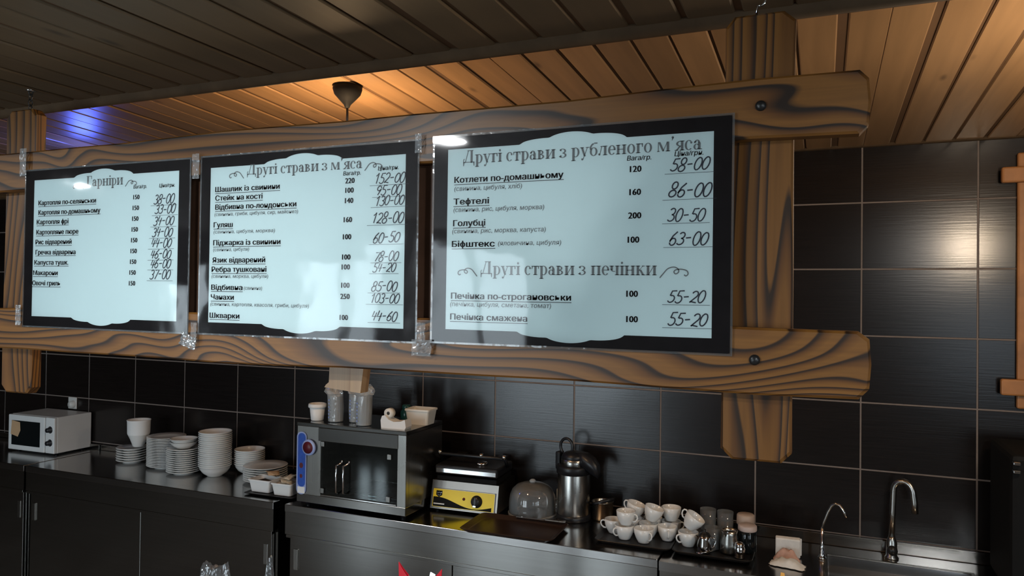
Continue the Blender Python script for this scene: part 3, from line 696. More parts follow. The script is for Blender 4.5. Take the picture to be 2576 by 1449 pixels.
def m3(P, cx, cz):
    put_heading(nx(P, 'heading'), 'Другі страви з рубленого м’яса', -.675 - cx, -.199 - cx, 2.2690 - cz, .0265, Y1)
    put_heading(nx(P, 'heading'), 'Другі страви з печінки', -.632 - cx, -.277 - cx, 2.0435 - cz, .0265, Y1)
    swirl(nx(P, 'swirl'), -.272 - cx, 2.048 - cz, .026, Y1); swirl(nx(P, 'swirl'), -.640 - cx, 2.048 - cz, .022, Y1, -1)
    nm = [('Котлети по-домашньому', -.6946, -.4606, 2.2310), ('Тефтелі', -.6958, -.6171, 2.1865), ('Голубці', -.6961, -.6245, 2.1425), ('Біфштекс', -.6982, -.603, 2.1000), ('Печінка по-строгановськи', -.6984, -.4419, 1.9945), ('Печінка смажена', -.6996, -.5311, 1.9520)]
    ing = [('(свинина, цибуля, хліб)', -.6944, -.5453, 2.2145), ('(свинина, рис, цибуля, морква)', -.6956, -.4982, 2.1715), ('(свинина, рис, морква, капуста)', -.6977, -.4944, 2.1280), ('(яловичина, цибуля)', -.595, -.4624, 2.1020), ('(печінка, цибуля, сметана, томат)', -.70, -.4812, 1.9795)]
    wt = [('120', -.3197, 2.2404), ('160', -.32, 2.1977), ('200', -.3203, 2.1543), ('100', -.3221, 2.1095), ('100', -.3233, 2.0095), ('100', -.3228, 1.9626)]
    pr = [('58-00', -.2226, 2.2430, .023), ('86-00', -.2222, 2.1970, .025), ('30-50', -.228, 2.1520, .022), ('63-00', -.2235, 2.1095, .023), ('55-20', -.2261, 2.0050, .022), ('55-20', -.2236, 1.9640, .023)]
    rows(P, cx, cz, nm, ing, wt, pr, (-.3132, 2.2560, -.2227, 2.2590), .0170, .0128)
menu(-1.711, 2.116, .2625, 'laminated side dish price sheet, smallest heading, at the left end of the timber frame', 0.004, m1)
menu(-1.0785, 2.115, .2685, 'laminated meat dish price sheet in the middle of the timber frame', 0.0015, m2)
menu(-.4445, 2.116, .2655, 'laminated price sheet with two headings, next to the right post of the frame', 0.003, m3)

# sticky tape
def tape(x, z, w, h, label, seed, y=1.3385, crumple=.0035, ang=0.0):
    rnd = random.Random(seed); nx, nz = 9, 9; vs = []; fs = []
    for i in range(nx + 1):
        for j in range(nz + 1):
            vs.append((-w / 2 + w * i / nx + rnd.uniform(-.1, .1) * w / nx, -abs(rnd.gauss(0, crumple)) * .8, -h / 2 + h * j / nz + rnd.uniform(-.1, .1) * h / nz))
    for i in range(nx):
        for j in range(nz): k = i * (nz + 1) + j; fs.append((k, k + nz + 1, k + nz + 2, k + 1))
    o = MB().add(vs, fs).build('tape_strip', M['tape'], None, (x, y, z), (0, ang, 0))
    return tag(o, label, 'tape', 'clear tape strips on the menu frame')
tape(-1.402, 1.885, .050, .030, 'crumpled clear tape below the gap between left and middle menu sheets', 1, ang=.3)
tape(-1.385, 1.905, .018, .050, 'clear tape strip across the lower corners of left and middle menu sheets', 2, crumple=.002)
tape(-1.388, 2.305, .022, .060, 'clear tape strip at the upper corners of left and middle menu sheets', 3, crumple=.0012)
tape(-.762, 1.893, .046, .034, 'crumpled clear tape below the gap between middle and right menu sheets', 4)
tape(-.764, 1.925, .020, .040, 'clear tape strip across the lower corners of middle and right menu sheets', 5, crumple=.002)
tape(-.776, 2.318, .016, .040, 'clear tape strip at the upper corner of the middle menu sheet', 6, crumple=.001)
tape(-2.012, 2.352, .026, .075, 'clear tape strip at the upper corner of the left menu sheet', 7, crumple=.001)
tape(-2.020, 1.935, .022, .055, 'clear tape strip at the lower outer corner of the left menu sheet', 8, crumple=.001)

# ------------------------------------------------------------------ pendant lamps (one hidden low behind the frame, one past the right edge)
def pendant(x, y, zb, r, mat, label):
    zt = zlight(y); z = zb - zt
    t = thing('pendant_lamp', label, 'lamp', (x, y, zt))
    MB().lathe([(0, .0), (.052, 0), (.054, -.010), (.048, -.030), (.030, -.050), (.013, -.068), (.008, -.080), (0, -.082)], 20).build('ceiling_canopy', M['black_matte'], t)
    MB().tube([(0, 0, -.075), (.001, 0, -.10), (0, 0, z + r + .02)], .0045, 8).build('cord', M['black_plastic'], t)
    MB().lathe([(.005, r + .024), (.013, r + .018), (.015, r - .002), (.010, r - .006)], 16, (0, 0, z)).build('bulb_holder', M['dark_metal'], t)
    MB().lathe([(max(0, r * math.sin(a_)), r * math.cos(a_)) for a_ in [PI * k / 14 for k in range(15)]], 24, (0, 0, z)).build('bulb', mat, t)
    return t
M['bulb_hot'] = plain('lit_bulb', (1, 0.9, 0.75), 0.4, emit=WARM, estr=600)
M['globe'] = plain('lit_globe', (1, 0.95, 0.88), 0.4, emit=(1.0, 0.80, 0.58), estr=98)
pendant(*PEND[0], .030, M['bulb_hot'], 'dark tulip-shaped pendant lamp on the ceiling boards behind the menu frame')
pendant(*PEND[1], .085, M['globe'], 'pendant globe lamp hanging over the sink beyond the right edge of view')
il = thing('insect_lamp', 'blue glowing insect lamp high at the back behind the left menu sheet', 'lamp', (-3.55, 2.66, 2.50))
MB().box(-.16, .16, -.04, .04, .035, .055, .004).build('housing', M['black_plastic'], il)
MB().tube([(-.13, 0, .072), (.13, 0, .072)], .009, 8).build('blue_tube', M['bulb_blue'], il)
MB().tube([(0, 0, .055), (0, 0, zlight(2.66) - 2.50)], .003, 6).build('wire', M['dark_metal'], il)

for (x, y), lab in zip(DOWN, ('round ceiling downlight before the middle menu sheet', 'round ceiling downlight before the left menu sheet', 'added round fill light far to the right, in front of the sink')):
    dl = thing('ceiling_downlight', lab, 'lamp', (x, y, ZD))
    MB().lathe([(.056, -.014), (.070, -.013), (.074, -.004), (.074, 0)], 24).build('bezel', M['chrome'], dl)
    MB().lathe([(0, -.008), (.056, -.008)], 24).build('lamp_face', M['bulb'], dl)

# ------------------------------------------------------------------ steel worktables
YF, YB = 3.13, YW - .002
UP = []
def steel_unit(name, label, x0, x1, doors, sink=False, zt=ZC):
    t = thing(name, label, 'counter', ((x0 + x1) / 2, YF, 0))
    ox, oy = (x0 + x1) / 2, YF
    def P(n, mb, mat, par=None):
        mb.xform(Matrix.Translation((-ox, -oy, 0))); return mb.build(n, mat, par or t)
    top = MB()
    if not sink: top.box(x0, x1, YF, YB, zt - .038, zt, .003)
    else:
        bx0, bx1, by0, by1 = .03, .568, 3.20, 3.515
        for a_ in ((x0, bx0, YF, YB), (bx1, x1, YF, YB), (bx0, bx1, YF, by0), (bx0, bx1, by1, YB)): top.box(a_[0], a_[1], a_[2], a_[3], zt - .038, zt)
        b_ = MB()
        b_.add([(bx0, by0, zt - .002), (bx1, by0, zt - .002), (bx1, by1, zt - .002), (bx0, by1, zt - .002), (bx0 + .03, by0 + .03, zt - .2), (bx1 - .03, by0 + .03, zt - .2), (bx1 - .03, by1 - .03, zt - .2), (bx0 + .03, by1 - .03, zt - .2)],
               [(0, 1, 5, 4), (1, 2, 6, 5), (2, 3, 7, 6), (3, 0, 4, 7), (4, 5, 6, 7)])
        P('basin', b_, M['steel_top'])
        r_ = MB(); w_ = .012
        for a_ in ((bx0 - w_, bx1 + w_, by1, by1 + w_), (bx0 - w_, bx1 + w_, by0 - w_, by0), (bx0 - w_, bx0, by0, by1), (bx1, bx1 + w_, by0, by1)): r_.box(a_[0], a_[1], a_[2], a_[3], zt, zt + .003)
        P('basin_rim', r_, M['steel_v'])
    P('worktop', top, M['steel_top'])
    UP.append((x0, x1, zt, .035 if not sink else .052))
    P('apron', MB().box(x0 + .002, x1 - .002, YF + .004, YF + .02, zt - .155, zt - .036), M['steel'])
    P('carcass', MB().box(x0 + .004, x1 - .004, YF + .045, YB - .02, .12, zt - .04), M['steel'])
    P('door_rail', MB().box(x0 + .01, x1 - .01, YF + .002, YF + .04, zt - .172, zt - .155, .002), M['steel'])
    n = doors; w_ = (x1 - x0 - .04) / n
    for k in range(n):
        a_ = x0 + .02 + w_ * k
        dd = P('door', MB().box(a_ + .003, a_ + w_ - .003, YF + (.018 if k % 2 else .022), YF + (.040 if k % 2 else .044), .14, zt - .175, .002), M['steel'])
        hx = a_ + .042 if k == 0 else a_ + w_ - .042
        h_ = MB().box(hx - .014, hx + .014, YF + .0155, YF + .0235, zt - .34, zt - .232, .002)
        P('handle', h_, M['steel_v'], dd)
    for lx in (x0 + .05, x1 - .05):
        for ly in (YF + .06, YB - .06): P('leg', MB().box(lx - .02, lx + .02, ly - .02, ly + .02, 0, .125), M['steel_v'])
    return t
steel_unit('steel_worktable', 'brushed steel worktable at the far left end, under the dark corner', -6.60, -4.640, 2)
steel_unit('steel_worktable', 'brushed steel worktable carrying the microwave and the plate stacks', -4.625, -2.664, 2)
steel_unit('steel_worktable', 'brushed steel worktable carrying the heated cabinet, grill and brown tray', -2.590, -.632, 2)
steel_unit('sink_worktable', 'steel sink unit with the two taps at the right end', -.626, 1.35, 2, True, ZC - .006)

us = tag(MB().box(UP[0][0], UP[-1][1], YB - .004, YB, ZC - .006, ZC + .02).build('trim_3', M['steel']), kind='structure')
for x0, x1, z_, h_ in UP: MB().box(x0 + .001, x1 - .001, YB - .022, YB - .0035, z_ + .0006, z_ + h_, .003).build('upstand', M['steel'], us)

# ------------------------------------------------------------------ microwave
mw = thing('microwave_oven', 'white microwave oven with dark door and orange sticker, left end of counter', 'microwave', (-5.165, 3.375, ZC), (0, 0, .03))
W_, H_, D_ = .44, .255, .28
MB().box(0, W_, .02, D_, .012, H_, .006).build('body', M['mw_white'], mw)
dr = MB().box(0, .352, -.004, .02, .014, H_ - .002, .006).build('door', M['mw_white'], mw)
MB().box(.035, .310, -.0065, -.003, .048, H_ - .040, .002).build('door_window', M['dark_glass'], dr)
MB().flat([(.03, .12), (.10, .105), (.125, .15), (.12, .205), (.04, .215)], -.0075).build('sticker', M['kraft'], dr)
cp = MB().box(.357, W_, 0, .02, .014, H_ - .002, .004).build('control_panel', M['mw_white'], mw)
for kz in (.085, .172):
    kb = MB().lathe([(0, -.026), (.015, -.025), (.017, -.004), (.024, 0)], 18, (.400, 0, kz), axis='y'); kb.build('knob', M['black_plastic'], cp)
for fx in (.04, W_ - .04):
    for fy in (.05, D_ - .04): MB().lathe([(0, 0), (.012, 0), (.012, .014), (0, .014)], 10, (fx, fy, 0)).build('foot', M['black_plastic'], mw)
# wall socket
so = thing('wall_socket', 'white round wall socket with a plug above the microwave', 'socket', (-4.94, YW, 1.205))
MB().box(-.042, .042, -.010, -.001, -.042, .042, .004).build('cover_plate', M['switch'], so)
MB().lathe([(0, -.040), (.022, -.038), (.026, -.012), (.028, -.008)], 18, (.012, 0, -.008), axis='y').build('plug', M['switch'], so)

# ------------------------------------------------------------------ crockery
def plate_mesh(r, name='plate'):
    m_ = MB().lathe([(0, .004), (r * .55, .004), (r * .62, .006), (r * .97, .016), (r, .0185), (r * .985, .0205), (r * .62, .0105), (r * .55, .0085), (0, .008)], 32)
    m_.lathe([(r * .50, 0), (r * .56, 0), (r * .58, .005), (r * .48, .005)], 32)
    me = m_.mesh(name); me.materials.append(M['porcelain']); return me
def bowl_mesh(r, h, fr_, name='bowl', mat='porcelain'):
    me = MB().lathe([(0, .004), (r * fr_ * .9, .004), (r * fr_, 0), (r * fr_ * 1.05, .004), (r * .72, h * .32), (r * .90, h * .66), (r * .945, h * .885), (r * .995, h * .925), (r, h * .97), (r * .99, h), (r * .972, h), (r * .932, h * .87), (r * .875, h * .68), (r * .67, h * .36), (r * fr_ * 1.1, .008), (0, .008)], 32).mesh(name)
    me.materials.append(M[mat]); return me
ORD = 'topmost second third fourth fifth sixth seventh eighth ninth tenth eleventh twelfth thirteenth fourteenth fifteenth sixteenth seventeenth eighteenth nineteenth'.split()
def stack(me, name, cat, x, y, z0, n, step, label, group, jit=.0007):
    for k in range(n):
        o = mesh_ob(name, me, None, (x + random.uniform(-jit, jit), y + random.uniform(-jit, jit), z0 + step * k), (0, 0, 0))
        q = n - 1 - k
        tag(o, ('topmost ' if q == 0 else 'lowest ' if k == 0 else ORD[q] + ' from the top, ') + label, cat, group)
stack(plate_mesh(.096), 'plate', 'plate', -4.135, 3.50, ZC, 6, .0155, 'deep white plate of the low stack under the beaker', 'plates under the tall white beaker')
stack(plate_mesh(.116), 'plate', 'plate', -3.825, 3.49, ZC, 19, .0098, 'white plate of the tall wide stack beside the beaker', 'plates in the tall wide stack')
stack(plate_mesh(.103), 'plate', 'plate', -3.600, 3.42, ZC, 12, .0125, 'white plate of the banded stack under two bowls', 'plates in the banded stack')
stack(bowl_mesh(.080, .040, .5), 'bowl', 'bowl', -3.605, 3.42, ZC + .151, 2, .020, 'shallow bowl on the banded plate stack', 'bowls on the banded plate stack')
stack(bowl_mesh(.096, .070, .42), 'bowl', 'bowl', -3.374, 3.44, ZC, 18, .0118, 'white bowl of the tallest ribbed stack', 'bowls in the tallest ribbed stack')
stack(bowl_mesh(.091, .068, .40), 'bowl', 'bowl', -3.235, 3.580, ZC, 8, .0118, 'white bowl of the low stack behind the dinner plates', 'bowls in the low ribbed stack')
stack(plate_mesh(.127), 'plate', 'plate', -3.020, 3.475, ZC, 7, .0125, 'large dinner plate of the stack behind the tubs', 'dinner plates behind the sugar tubs')
# tall beaker on the first stack
bk = thing('beaker', 'tall white plastic beaker with tapered foot standing on the leftmost plates', 'beaker', (-4.045, 3.470, ZC + .110))
MB().lathe([(0, .002), (.030, .002), (.034, .006), (.050, .050), (.062, .076), (.064, .080)], 28).build('tapered_foot', M['porcelain'], bk)
MB().lathe([(.064, .080), (.067, .090), (.069, .167), (.072, .172), (.070, .175), (.066, .168), (.060, .085), (0, .08)], 28).build('body', M['white_plastic'], bk)

# tray with two tubs of sachets
def tray(name, label, x, y, w, d, rot, mat, h=.018, cham=.05, loc_z=ZC, inset=1.0):
    t = thing(name, label, 'tray', (x, y, loc_z), (0, 0, rot))
    def ring(s, z): 
        a_, b_ = w / 2 - s, d / 2 - s; c_ = cham
        return [(p[0], p[1], z) for p in arc(a_ - c_, b_ - c_, c_, c_, 0, 90, 5) + arc(-a_ + c_, b_ - c_, c_, c_, 90, 180, 5) + arc(-a_ + c_, -b_ + c_, c_, c_, 180, 270, 5) + arc(a_ - c_, -b_ + c_, c_, c_, 270, 360, 5)]
    q_ = inset
    R_ = [ring(.028 * q_, 0), ring(.022 * q_, .002), ring(.004 * q_, h - .003), ring(0, h), ring(.003 * q_, h + .002), ring(.026 * q_, .006), ring(.032 * q_, .004)]
    n = len(R_[0]); vs = [p for r_ in R_[:5] for p in r_]
    fs = [(l * n + i, l * n + (i + 1) % n, (l + 1) * n + (i + 1) % n, (l + 1) * n + i) for l in range(4) for i in range(n)]
    MB().add(vs, fs, False).build('rim', mat, t)
    vs = [p for r_ in (R_[4], R_[5], R_[6]) for p in r_]
    fs = [(l * n + i, l * n + (i + 1) % n, (l + 1) * n + (i + 1) % n, (l + 1) * n + i) for l in range(2) for i in range(n)] + [[2 * n + i for i in range(n)], ]
    mb = MB().add(vs, fs, False); mb.add([p for p in R_[0]], [list(range(n))[::-1]])
    mb.build('tray_base', mat, t)
    return t
tray('serving_tray', 'small black tray under the sugar sachet tubs', -2.762, 3.290, .33, .20, .03, M['tray_black'], .010, .02)
def tub(name, label, x, y, z, w, d, h, rot, mat, cat='tub'):
    t = thing(name, label, cat, (x, y, z), (0, 0, rot))
    def ring(a_, b_, zz, c_=.012): return [(p[0], p[1], zz) for p in arc(a_ - c_, b_ - c_, c_, c_, 0, 90, 3) + arc(-a_ + c_, b_ - c_, c_, c_, 90, 180, 3) + arc(-a_ + c_, -b_ + c_, c_, c_, 180, 270, 3) + arc(a_ - c_, -b_ + c_, c_, c_, 270, 360, 3)]
    R_ = [ring(w * .40, d * .40, 0), ring(w * .47, d * .46, h * .86)]
    n = len(R_[0]); fs = [(i, (i + 1) % n, n + (i + 1) % n, n + i) for i in range(n)] + [list(range(n))[::-1]]
    R2 = [ring(w * .46, d * .45, h * .86), ring(w * .385, d * .385, .004)]
    mb = MB().add(R_[0] + R_[1], fs); mb.add(R2[0] + R2[1], [(i, n + i, n + (i + 1) % n, (i + 1) % n) for i in range(n)] + [[n + i for i in range(n)]])
    mb.build('body', mat, t)
    R3 = [ring(w * .47, d * .46, h * .86), ring(w * .5, d * .5, h * .88), ring(w * .5, d * .5, h * .97), ring(w * .49, d * .485, h), ring(w * .455, d * .445, h * .99), ring(w * .46, d * .45, h * .86)]
    MB().add([p for r_ in R3 for p in r_], [(l * n + i, l * n + (i + 1) % n, (l + 1) * n + (i + 1) % n, (l + 1) * n + i) for l in range(5) for i in range(n)]).build('rim', mat, t)
    return t
tub('sachet_tub', 'white plastic tub with dark contents beside the dinner plate stack', -2.858, 3.290, ZC + .007, .150, .12, .068, .03, M['white_plastic'])
tub('sachet_tub', 'white plastic tub heaped with tan sachets beside the blue strip', -2.702, 3.284, ZC + .007, .135, .12, .066, .05, M['white_plastic'])
def sachet(x, y, z, rot, label, mat, w=.062, d=.040):
    vs = []; fs = []
    for i in range(5):
        for j in range(4):
            u, v = i / 4 - .5, j / 3 - .5
            vs.append((u * w, v * d, .005 * (1 - (2 * u) ** 2) * (1 - (2 * v) ** 2) + .0015))
    nn = len(vs); vs += [(p[0], p[1], 0.0) for p in vs]
    for i in range(4):
        for j in range(3):
            k = i * 4 + j; fs.append((k, k + 4, k + 5, k + 1)); fs.append((nn + k, nn + k + 1, nn + k + 5, nn + k + 4))
    rim = [0, 4, 8, 12, 16, 17, 18, 19, 15, 11, 7, 3, 2, 1]
    for k in range(len(rim)): a_, b_ = rim[k], rim[(k + 1) % len(rim)]; fs.append((a_, nn + a_, nn + b_, b_))
    o = MB().add(vs, fs, True).build('sachet', mat, None, (x, y, z), rot)
    return tag(o, label, 'sachet', 'sachets in the tubs')
rr_ = random.Random(3)
for k in range(9):
    sachet(-2.702 + rr_.uniform(-.022, .022), 3.284 + rr_.uniform(-.016, .016), ZC + .060 + .005 * k, (rr_.uniform(-.5, .5), rr_.uniform(-.5, .5), rr_.uniform(0, 3)), ('topmost ' if k == 8 else 'lowest ' if k == 0 else ORD[8 - k] + ' from the top, ') + 'tan paper sachet heaped in the right tub', M['sugar'])
for k in range(4):
    sachet(-2.835 + rr_.uniform(-.025, .025), 3.322 + rr_.uniform(-.008, .008), ZC + .083 + .005 * k, (rr_.uniform(.2, .5), rr_.uniform(-.3, .3), rr_.uniform(0, 3)), ('topmost ' if k == 3 else 'lowest ' if k == 0 else ORD[3 - k] + ' from the top, ') + 'brown paper sachet across the left tub', M['kraft'])
for k in range(4):
    sachet(-2.866 + rr_.uniform(-.016, .016), 3.282 + rr_.uniform(-.008, .008), ZC + .046 + .005 * k, (rr_.uniform(-.1, .1), rr_.uniform(-.1, .1), rr_.uniform(-.4, .4)), ('topmost ' if k == 3 else 'lowest ' if k == 0 else ORD[3 - k] + ' from the top, ') + 'dark sachet inside the left tub', M['tray_brown'])

# ------------------------------------------------------------------ heated display cabinet
CX0, CX1, CY0, CY1, CZ1 = -2.530, -1.872, 3.150, 3.520, 1.335
hc = thing('heated_cabinet', 'steel heated display cabinet with dark glass front in the counter middle', 'cabinet', (CX0, CY0, ZC))
w, d, h = CX1 - CX0, CY1 - CY0, CZ1 - ZC
MB().box(0, w, 0, d, .018, .062, .003).build('base', M['steel'], hc)
MB().box(-.003, w + .003, -.004, d, h - .022, h, .004).build('top_panel', M['steel'], hc)
MB().box(0, .142, 0, .03, .06, h - .02, .002).build('control_column', M['steel_v'], hc)
MB().box(w - .050, w, 0, .03, .06, h - .02, .002).build('corner_post', M['steel_v'], hc)
MB().box(.135, w - .045, -.003, .012, .345, h - .022, .002).build('header_panel', M['steel'], hc)
MB().box(0, .012, .03, d, .06, h - .02).build('side_panel', M['steel_v'], hc)
MB().box(w - .012, w, .03, d, .06, h - .02).build('side_panel', M['steel_v'], hc)
MB().box(.012, w - .012, d - .012, d, .06, h - .02).build('back_panel', M['black_matte'], hc)
MB().box(.142, w - .05, .008, .012, .066, .345).build('glass_front', M['pane'], hc)
MB().box(.142, .150, .0, .02, .062, .345).build('glass_rail', M['steel_v'], hc)
for cx_, cz_ in ((.158, .330), (.560, .300), (.158, .090), (.556, .090)):
    MB().box(cx_ - .012, cx_ + .012, .0, .008, cz_ - .013, cz_ + .013, .002).build('glass_clip', M['steel_v'], hc)
MB().box(.15, w - .055, .002, .05, .062, .070, .002).build('crumb_ledge', M['chrome'], hc)
for k, hx in enumerate((.262, .305)):
    MB().tube([(hx, .004, .088), (hx, -.020, .098), (hx, -.022, .235)] + [(hx + .030 * math.sin(t) * .6, -.022 + .028 * math.sin(t), .235 + .022 * (1 - math.cos(t))) for t in (.5, .9, 1.3, 1.57)], .0055, 8).build('door_handle', M['chrome'], hc)
rk = MB()
for k in range(9): rk.tube([(.16 + .045 * k, .06, .078), (.16 + .045 * k, d - .03, .078)], .0022, 5)
rk.tube([(.155, .06, .078), (.6, .06, .078)], .003, 5); rk.tube([(.155, d - .03, .078), (.6, d - .03, .078)], .003, 5)
rk.build('wire_shelf', M['chrome'], hc)
for fx in (.04, w - .04):
    for fy in (.05, d - .05): MB().lathe([(0, 0), (.014, 0), (.012, .02), (0, .02)], 10, (fx, fy, 0)).build('foot', M['black_plastic'], hc)
# blue strip sign leaning on the left column
bs = thing('blue_strip_sign', 'upright blue plastic strip with a round clear badge on the cabinet', 'sign', (-2.497, 3.143, ZC + .060))
MB().prism(rrect(-.030, .030, 0, .325, .028, 6), 0, .005).build('strip_edge', M['blue_pale'], bs)
MB().flat(rrect(-.022, .026, .040, .318, .022, 6), -.0006).build('strip_face', M['blue'], bs)
MB().lathe([(0, -.004), (.038, -.004), (.042, -.001), (.042, .004), (0, .004)], 28, (.050, -.006, .248), axis='y').build('badge', M['blue_pale'], bs)
MB().lathe([(0, -.0010), (.031, -.0010), (.031, 0)], 28, (.048, -.0105, .248), axis='y').build('badge_centre', M['dark_red'], bs)
for zz, rr in ((.150, .012), (.095, .009)): MB().flat(arc(0, zz, rr, rr * 1.2, 0, 340, 12), -.0010).build('red_print', M['dark_red'], bs)
MB().flat([(-.022, .006), (.024, .006), (.024, .039), (-.022, .039)], -.0007).build('pale_print', M['white_plastic'], bs)
# things on the cabinet
ZT = CZ1
wt_ = thing('foam_tub', 'round white foam tub with rolled rim, left end of the cabinet top', 'tub', (-2.462, 3.225, ZT))
MB().lathe([(0, .001), (.030, .001), (.033, .004), (.040, .070), (.036, .072), (.030, .006), (0, .006)], 28).build('body', M['white_plastic'], wt_)
MB().lathe([(.039, .068), (.046, .069), (.048, .075), (.046, .088), (.042, .090), (.038, .086), (.036, .070)], 28).build('rim', M['white_plastic'], wt_)
def cup_sleeve(x, y, label, hh, bag, slant):
    t = thing('cup_stack', label, 'cup stack', (x, y, ZT), group='sleeved clear cup stacks on the cabinet')
    ncup = int(hh / .0125)
    for k in range(ncup):
        MB().lathe([(0, .002), (.029, .002), (.036, .020), (.0375, .0225), (.036, .0215), (.028, .0035), (0, .0035)], 20, (0, 0, .0125 * k), False).build('clear_cup', M['clear_cup'], t)
    mb = MB(); seg = 18; rings = [(.0385, .004), (.041, hh * .5), (.041, hh + .012), (.045, hh + .018), (.047, hh + bag * .6), (.030, hh + bag)]
    rnd = random.Random(int(x * 1000)); vs = []
    for k, (r_, z_) in enumerate(rings):
        for i in range(seg):
            a_ = 2 * PI * i / seg; jt = rnd.uniform(.9, 1.12) if k >= 3 else rnd.uniform(.97, 1.03)
            vs.append((r_ * jt * math.cos(a_) + slant * max(0, z_ - hh), r_ * jt * math.sin(a_), z_ + (rnd.uniform(-.008, .008) if k > 3 else 0)))
    fs = [(l * seg + i, l * seg + (i + 1) % seg, (l + 1) * seg + (i + 1) % seg, (l + 1) * seg + i) for l in range(len(rings) - 1) for i in range(seg)]
    mb.add(vs, fs, False).build('plastic_sleeve', M['sleeve'], t)
    bl = MB()
    for k in range(6):
        z_ = .022 + .018 * k
        bl.add([((.0425) * math.cos(a_), .0425 * math.sin(a_), z_ + dz) for dz in (0, .008) for a_ in (-2.1, -1.95, -1.8)], [(0, 1, 4, 3), (1, 2, 5, 4)])
    bl.build('blue_print', M['blue_pale'], t)
    return t
cup_sleeve(-2.352, 3.235, 'clear cup stack with folded bag top beside the foam tub', .130, .055, -.5)
cup_sleeve(-2.245, 3.270, 'clear cup stack in the middle, partly hidden by the tallest one', .135, .04, .1)
cup_sleeve(-2.157, 3.205, 'clear cup stack with the tallest bag top, rightmost of the three', .140, .065, .1)
td = thing('tape_dispenser', 'white tape dispenser with a round reel at the cabinet right corner', 'dispenser', (-1.965, 3.21, ZT), (0, 0, .05))
pr_ = [(-.070, 0), (.062, 0), (.068, .012), (.062, .050), (.040, .040), (.0, .036), (-.030, .046), (-.050, .066), (-.066, .062), (-.074, .040)]
MB().prism(pr_, -.032, .032).build('body', M['white_plastic'], td)
MB().lathe([(.009, -.016), (.024, -.016), (.024, .016), (.009, .016)], 20, (-.040, 0, .074), axis='y').build('reel', M['cream_plastic'], td)
tub('food_tub', 'cream rectangular food tub at the right rear of the cabinet top', -1.925, 3.385, ZT, .142, .115, .080, .05, M['cream_plastic'])
gj = thing('glass_jar', 'small dark green glass jar behind the tape dispenser', 'jar', (-2.055, 3.455, ZT))
MB().lathe([(0, .002), (.028, .002), (.032, .008), (.032, .045), (.022, .058), (0, .058)], 18).build('body', M['green'], gj)
MB().lathe([(0, .058), (.022, .058), (.024, .062), (.024, .076), (.020, .080), (0, .080)], 18).build('lid', M['green'], gj)

# ------------------------------------------------------------------ contact grill
gr = thing('contact_grill', 'contact grill with bright yellow front and raised black lid', 'grill', (-1.852, 3.362, ZC), (0, 0, .06))
gw = .365
def gbox(x0, x1, y0, y1, z0, z1, ch=.003): return MB().box(x0, x1, y0, y1, z0, z1, ch)
# sloping-front body
bodyp = [(0.0, .012), (0.030, .150), (.27, .150), (.27, .012)]
mb = MB(); vs = [(x_, y_, z_) for x_ in (0, gw) for y_, z_ in bodyp]
mb.add(vs, [(0, 1, 2, 3), (4, 7, 6, 5), (0, 4, 5, 1), (1, 5, 6, 2), (2, 6, 7, 3), (3, 7, 4, 0)]).build('body', M['grill_steel'], gr)
sl_ = math.atan2(.030, .138)
fp = bpy.data.objects.new('front_panel', None)
pan = MB().box(.010, gw - .012, -.006, 0, .004, .100, .001).build('front_panel', M['grill_steel'], gr, (0, .0005, .014), (-sl_, 0, 0))
pw = gw - .022
yp = rrect(.013, gw - .015, .008, .097, .004, 2)
MB().flat(yp, -.0066).build('yellow_face', M['yellow'], pan)
wave = [(.016 + (pw - .022) * t / 24, .040 - .0 + .018 * math.cos(t / 24 * 5.2 - .4) - .012 * (t / 24)) for t in range(25)]
wave = [(x_, max(z_, .012)) for x_, z_ in wave]
MB().flat([(.016, .010)] + [(gw - .028, .010)] + list(reversed(wave)), -.0071).build('black_wave', M['black_matte'], pan)
bd = MB(); bd.flat([(.030, .066), (.030, .088), (.064, .088), (.064, .066), (.047, .056)], -.0071); bd.build('badge', M['black_matte'], pan)
b2 = MB(); b2.ribbon([(.033, .080), (.040, .076), (.047, .080), (.054, .076), (.061, .080)], .003, -.0075); b2.ribbon([(.036, .070), (.047, .064), (.058, .070)], .002, -.0075); b2.build('badge_mark', M['chrome'], pan)
lt = MB(); lt.flat([(.020, .020), (.080, .020), (.080, .026), (.020, .026)], -.0076); lt.build('white_print', M['mw_white'], pan)
MB().lathe([(0, -.006), (.006, -.005), (.0075, 0)], 14, (.185, -.0066, .058), axis='y').build('pilot_light', M['dark_red'], pan)
kn = MB().lathe([(0, -.026), (.020, -.026), (.023, -.022), (.024, -.006), (.030, -.004), (.031, 0)], 26, (.255, -.0066, .052), axis='y'); kn.box(.251, .259, -.0345, -.030, .032, .072, .001); kn.build('knob', M['black_plastic'], pan)
MB().box(.247, .263, -.0360, -.0325, .026, .034, .001).build('knob_pointer', M['chrome'], pan)
MB().box(.02, gw - .015, .035, .26, .150, .176, .004).build('lower_plate', M['black_matte'], gr)
lid = MB(); lid.box(.015, gw - .005, .02, .255, .185, .232, .010); 
ld = lid.build('lid', M['black_plastic'], gr, (0, 0, 0), (-.0, 0, 0))
MB().box(.025, gw - .012, .014, .021, .194, .218, .002).build('chrome_strip', M['chrome'], ld)
MB().lathe([(0, .0), (.030, .0), (.030, .010), (.024, .016), (0, .016)], 20, (.245, .10, .232)).build('lid_boss', M['chrome'], ld)
hd = MB().tube([(.010, .14, .225), (.009, .10, .268), (.02, .085, .275), (gw - .02, .085, .275), (gw + .006, .10, .268), (gw + .005, .14, .225)], .009, 8); hd.build('handle_bar', M['black_plastic'], ld)
for ex in (.012, .245, gw + .004): MB().lathe([(0, -.010), (.010, -.010), (.010, .010), (0, .010)], 12, (ex, .088, .282)).build('handle_ferrule', M['chrome'], ld)
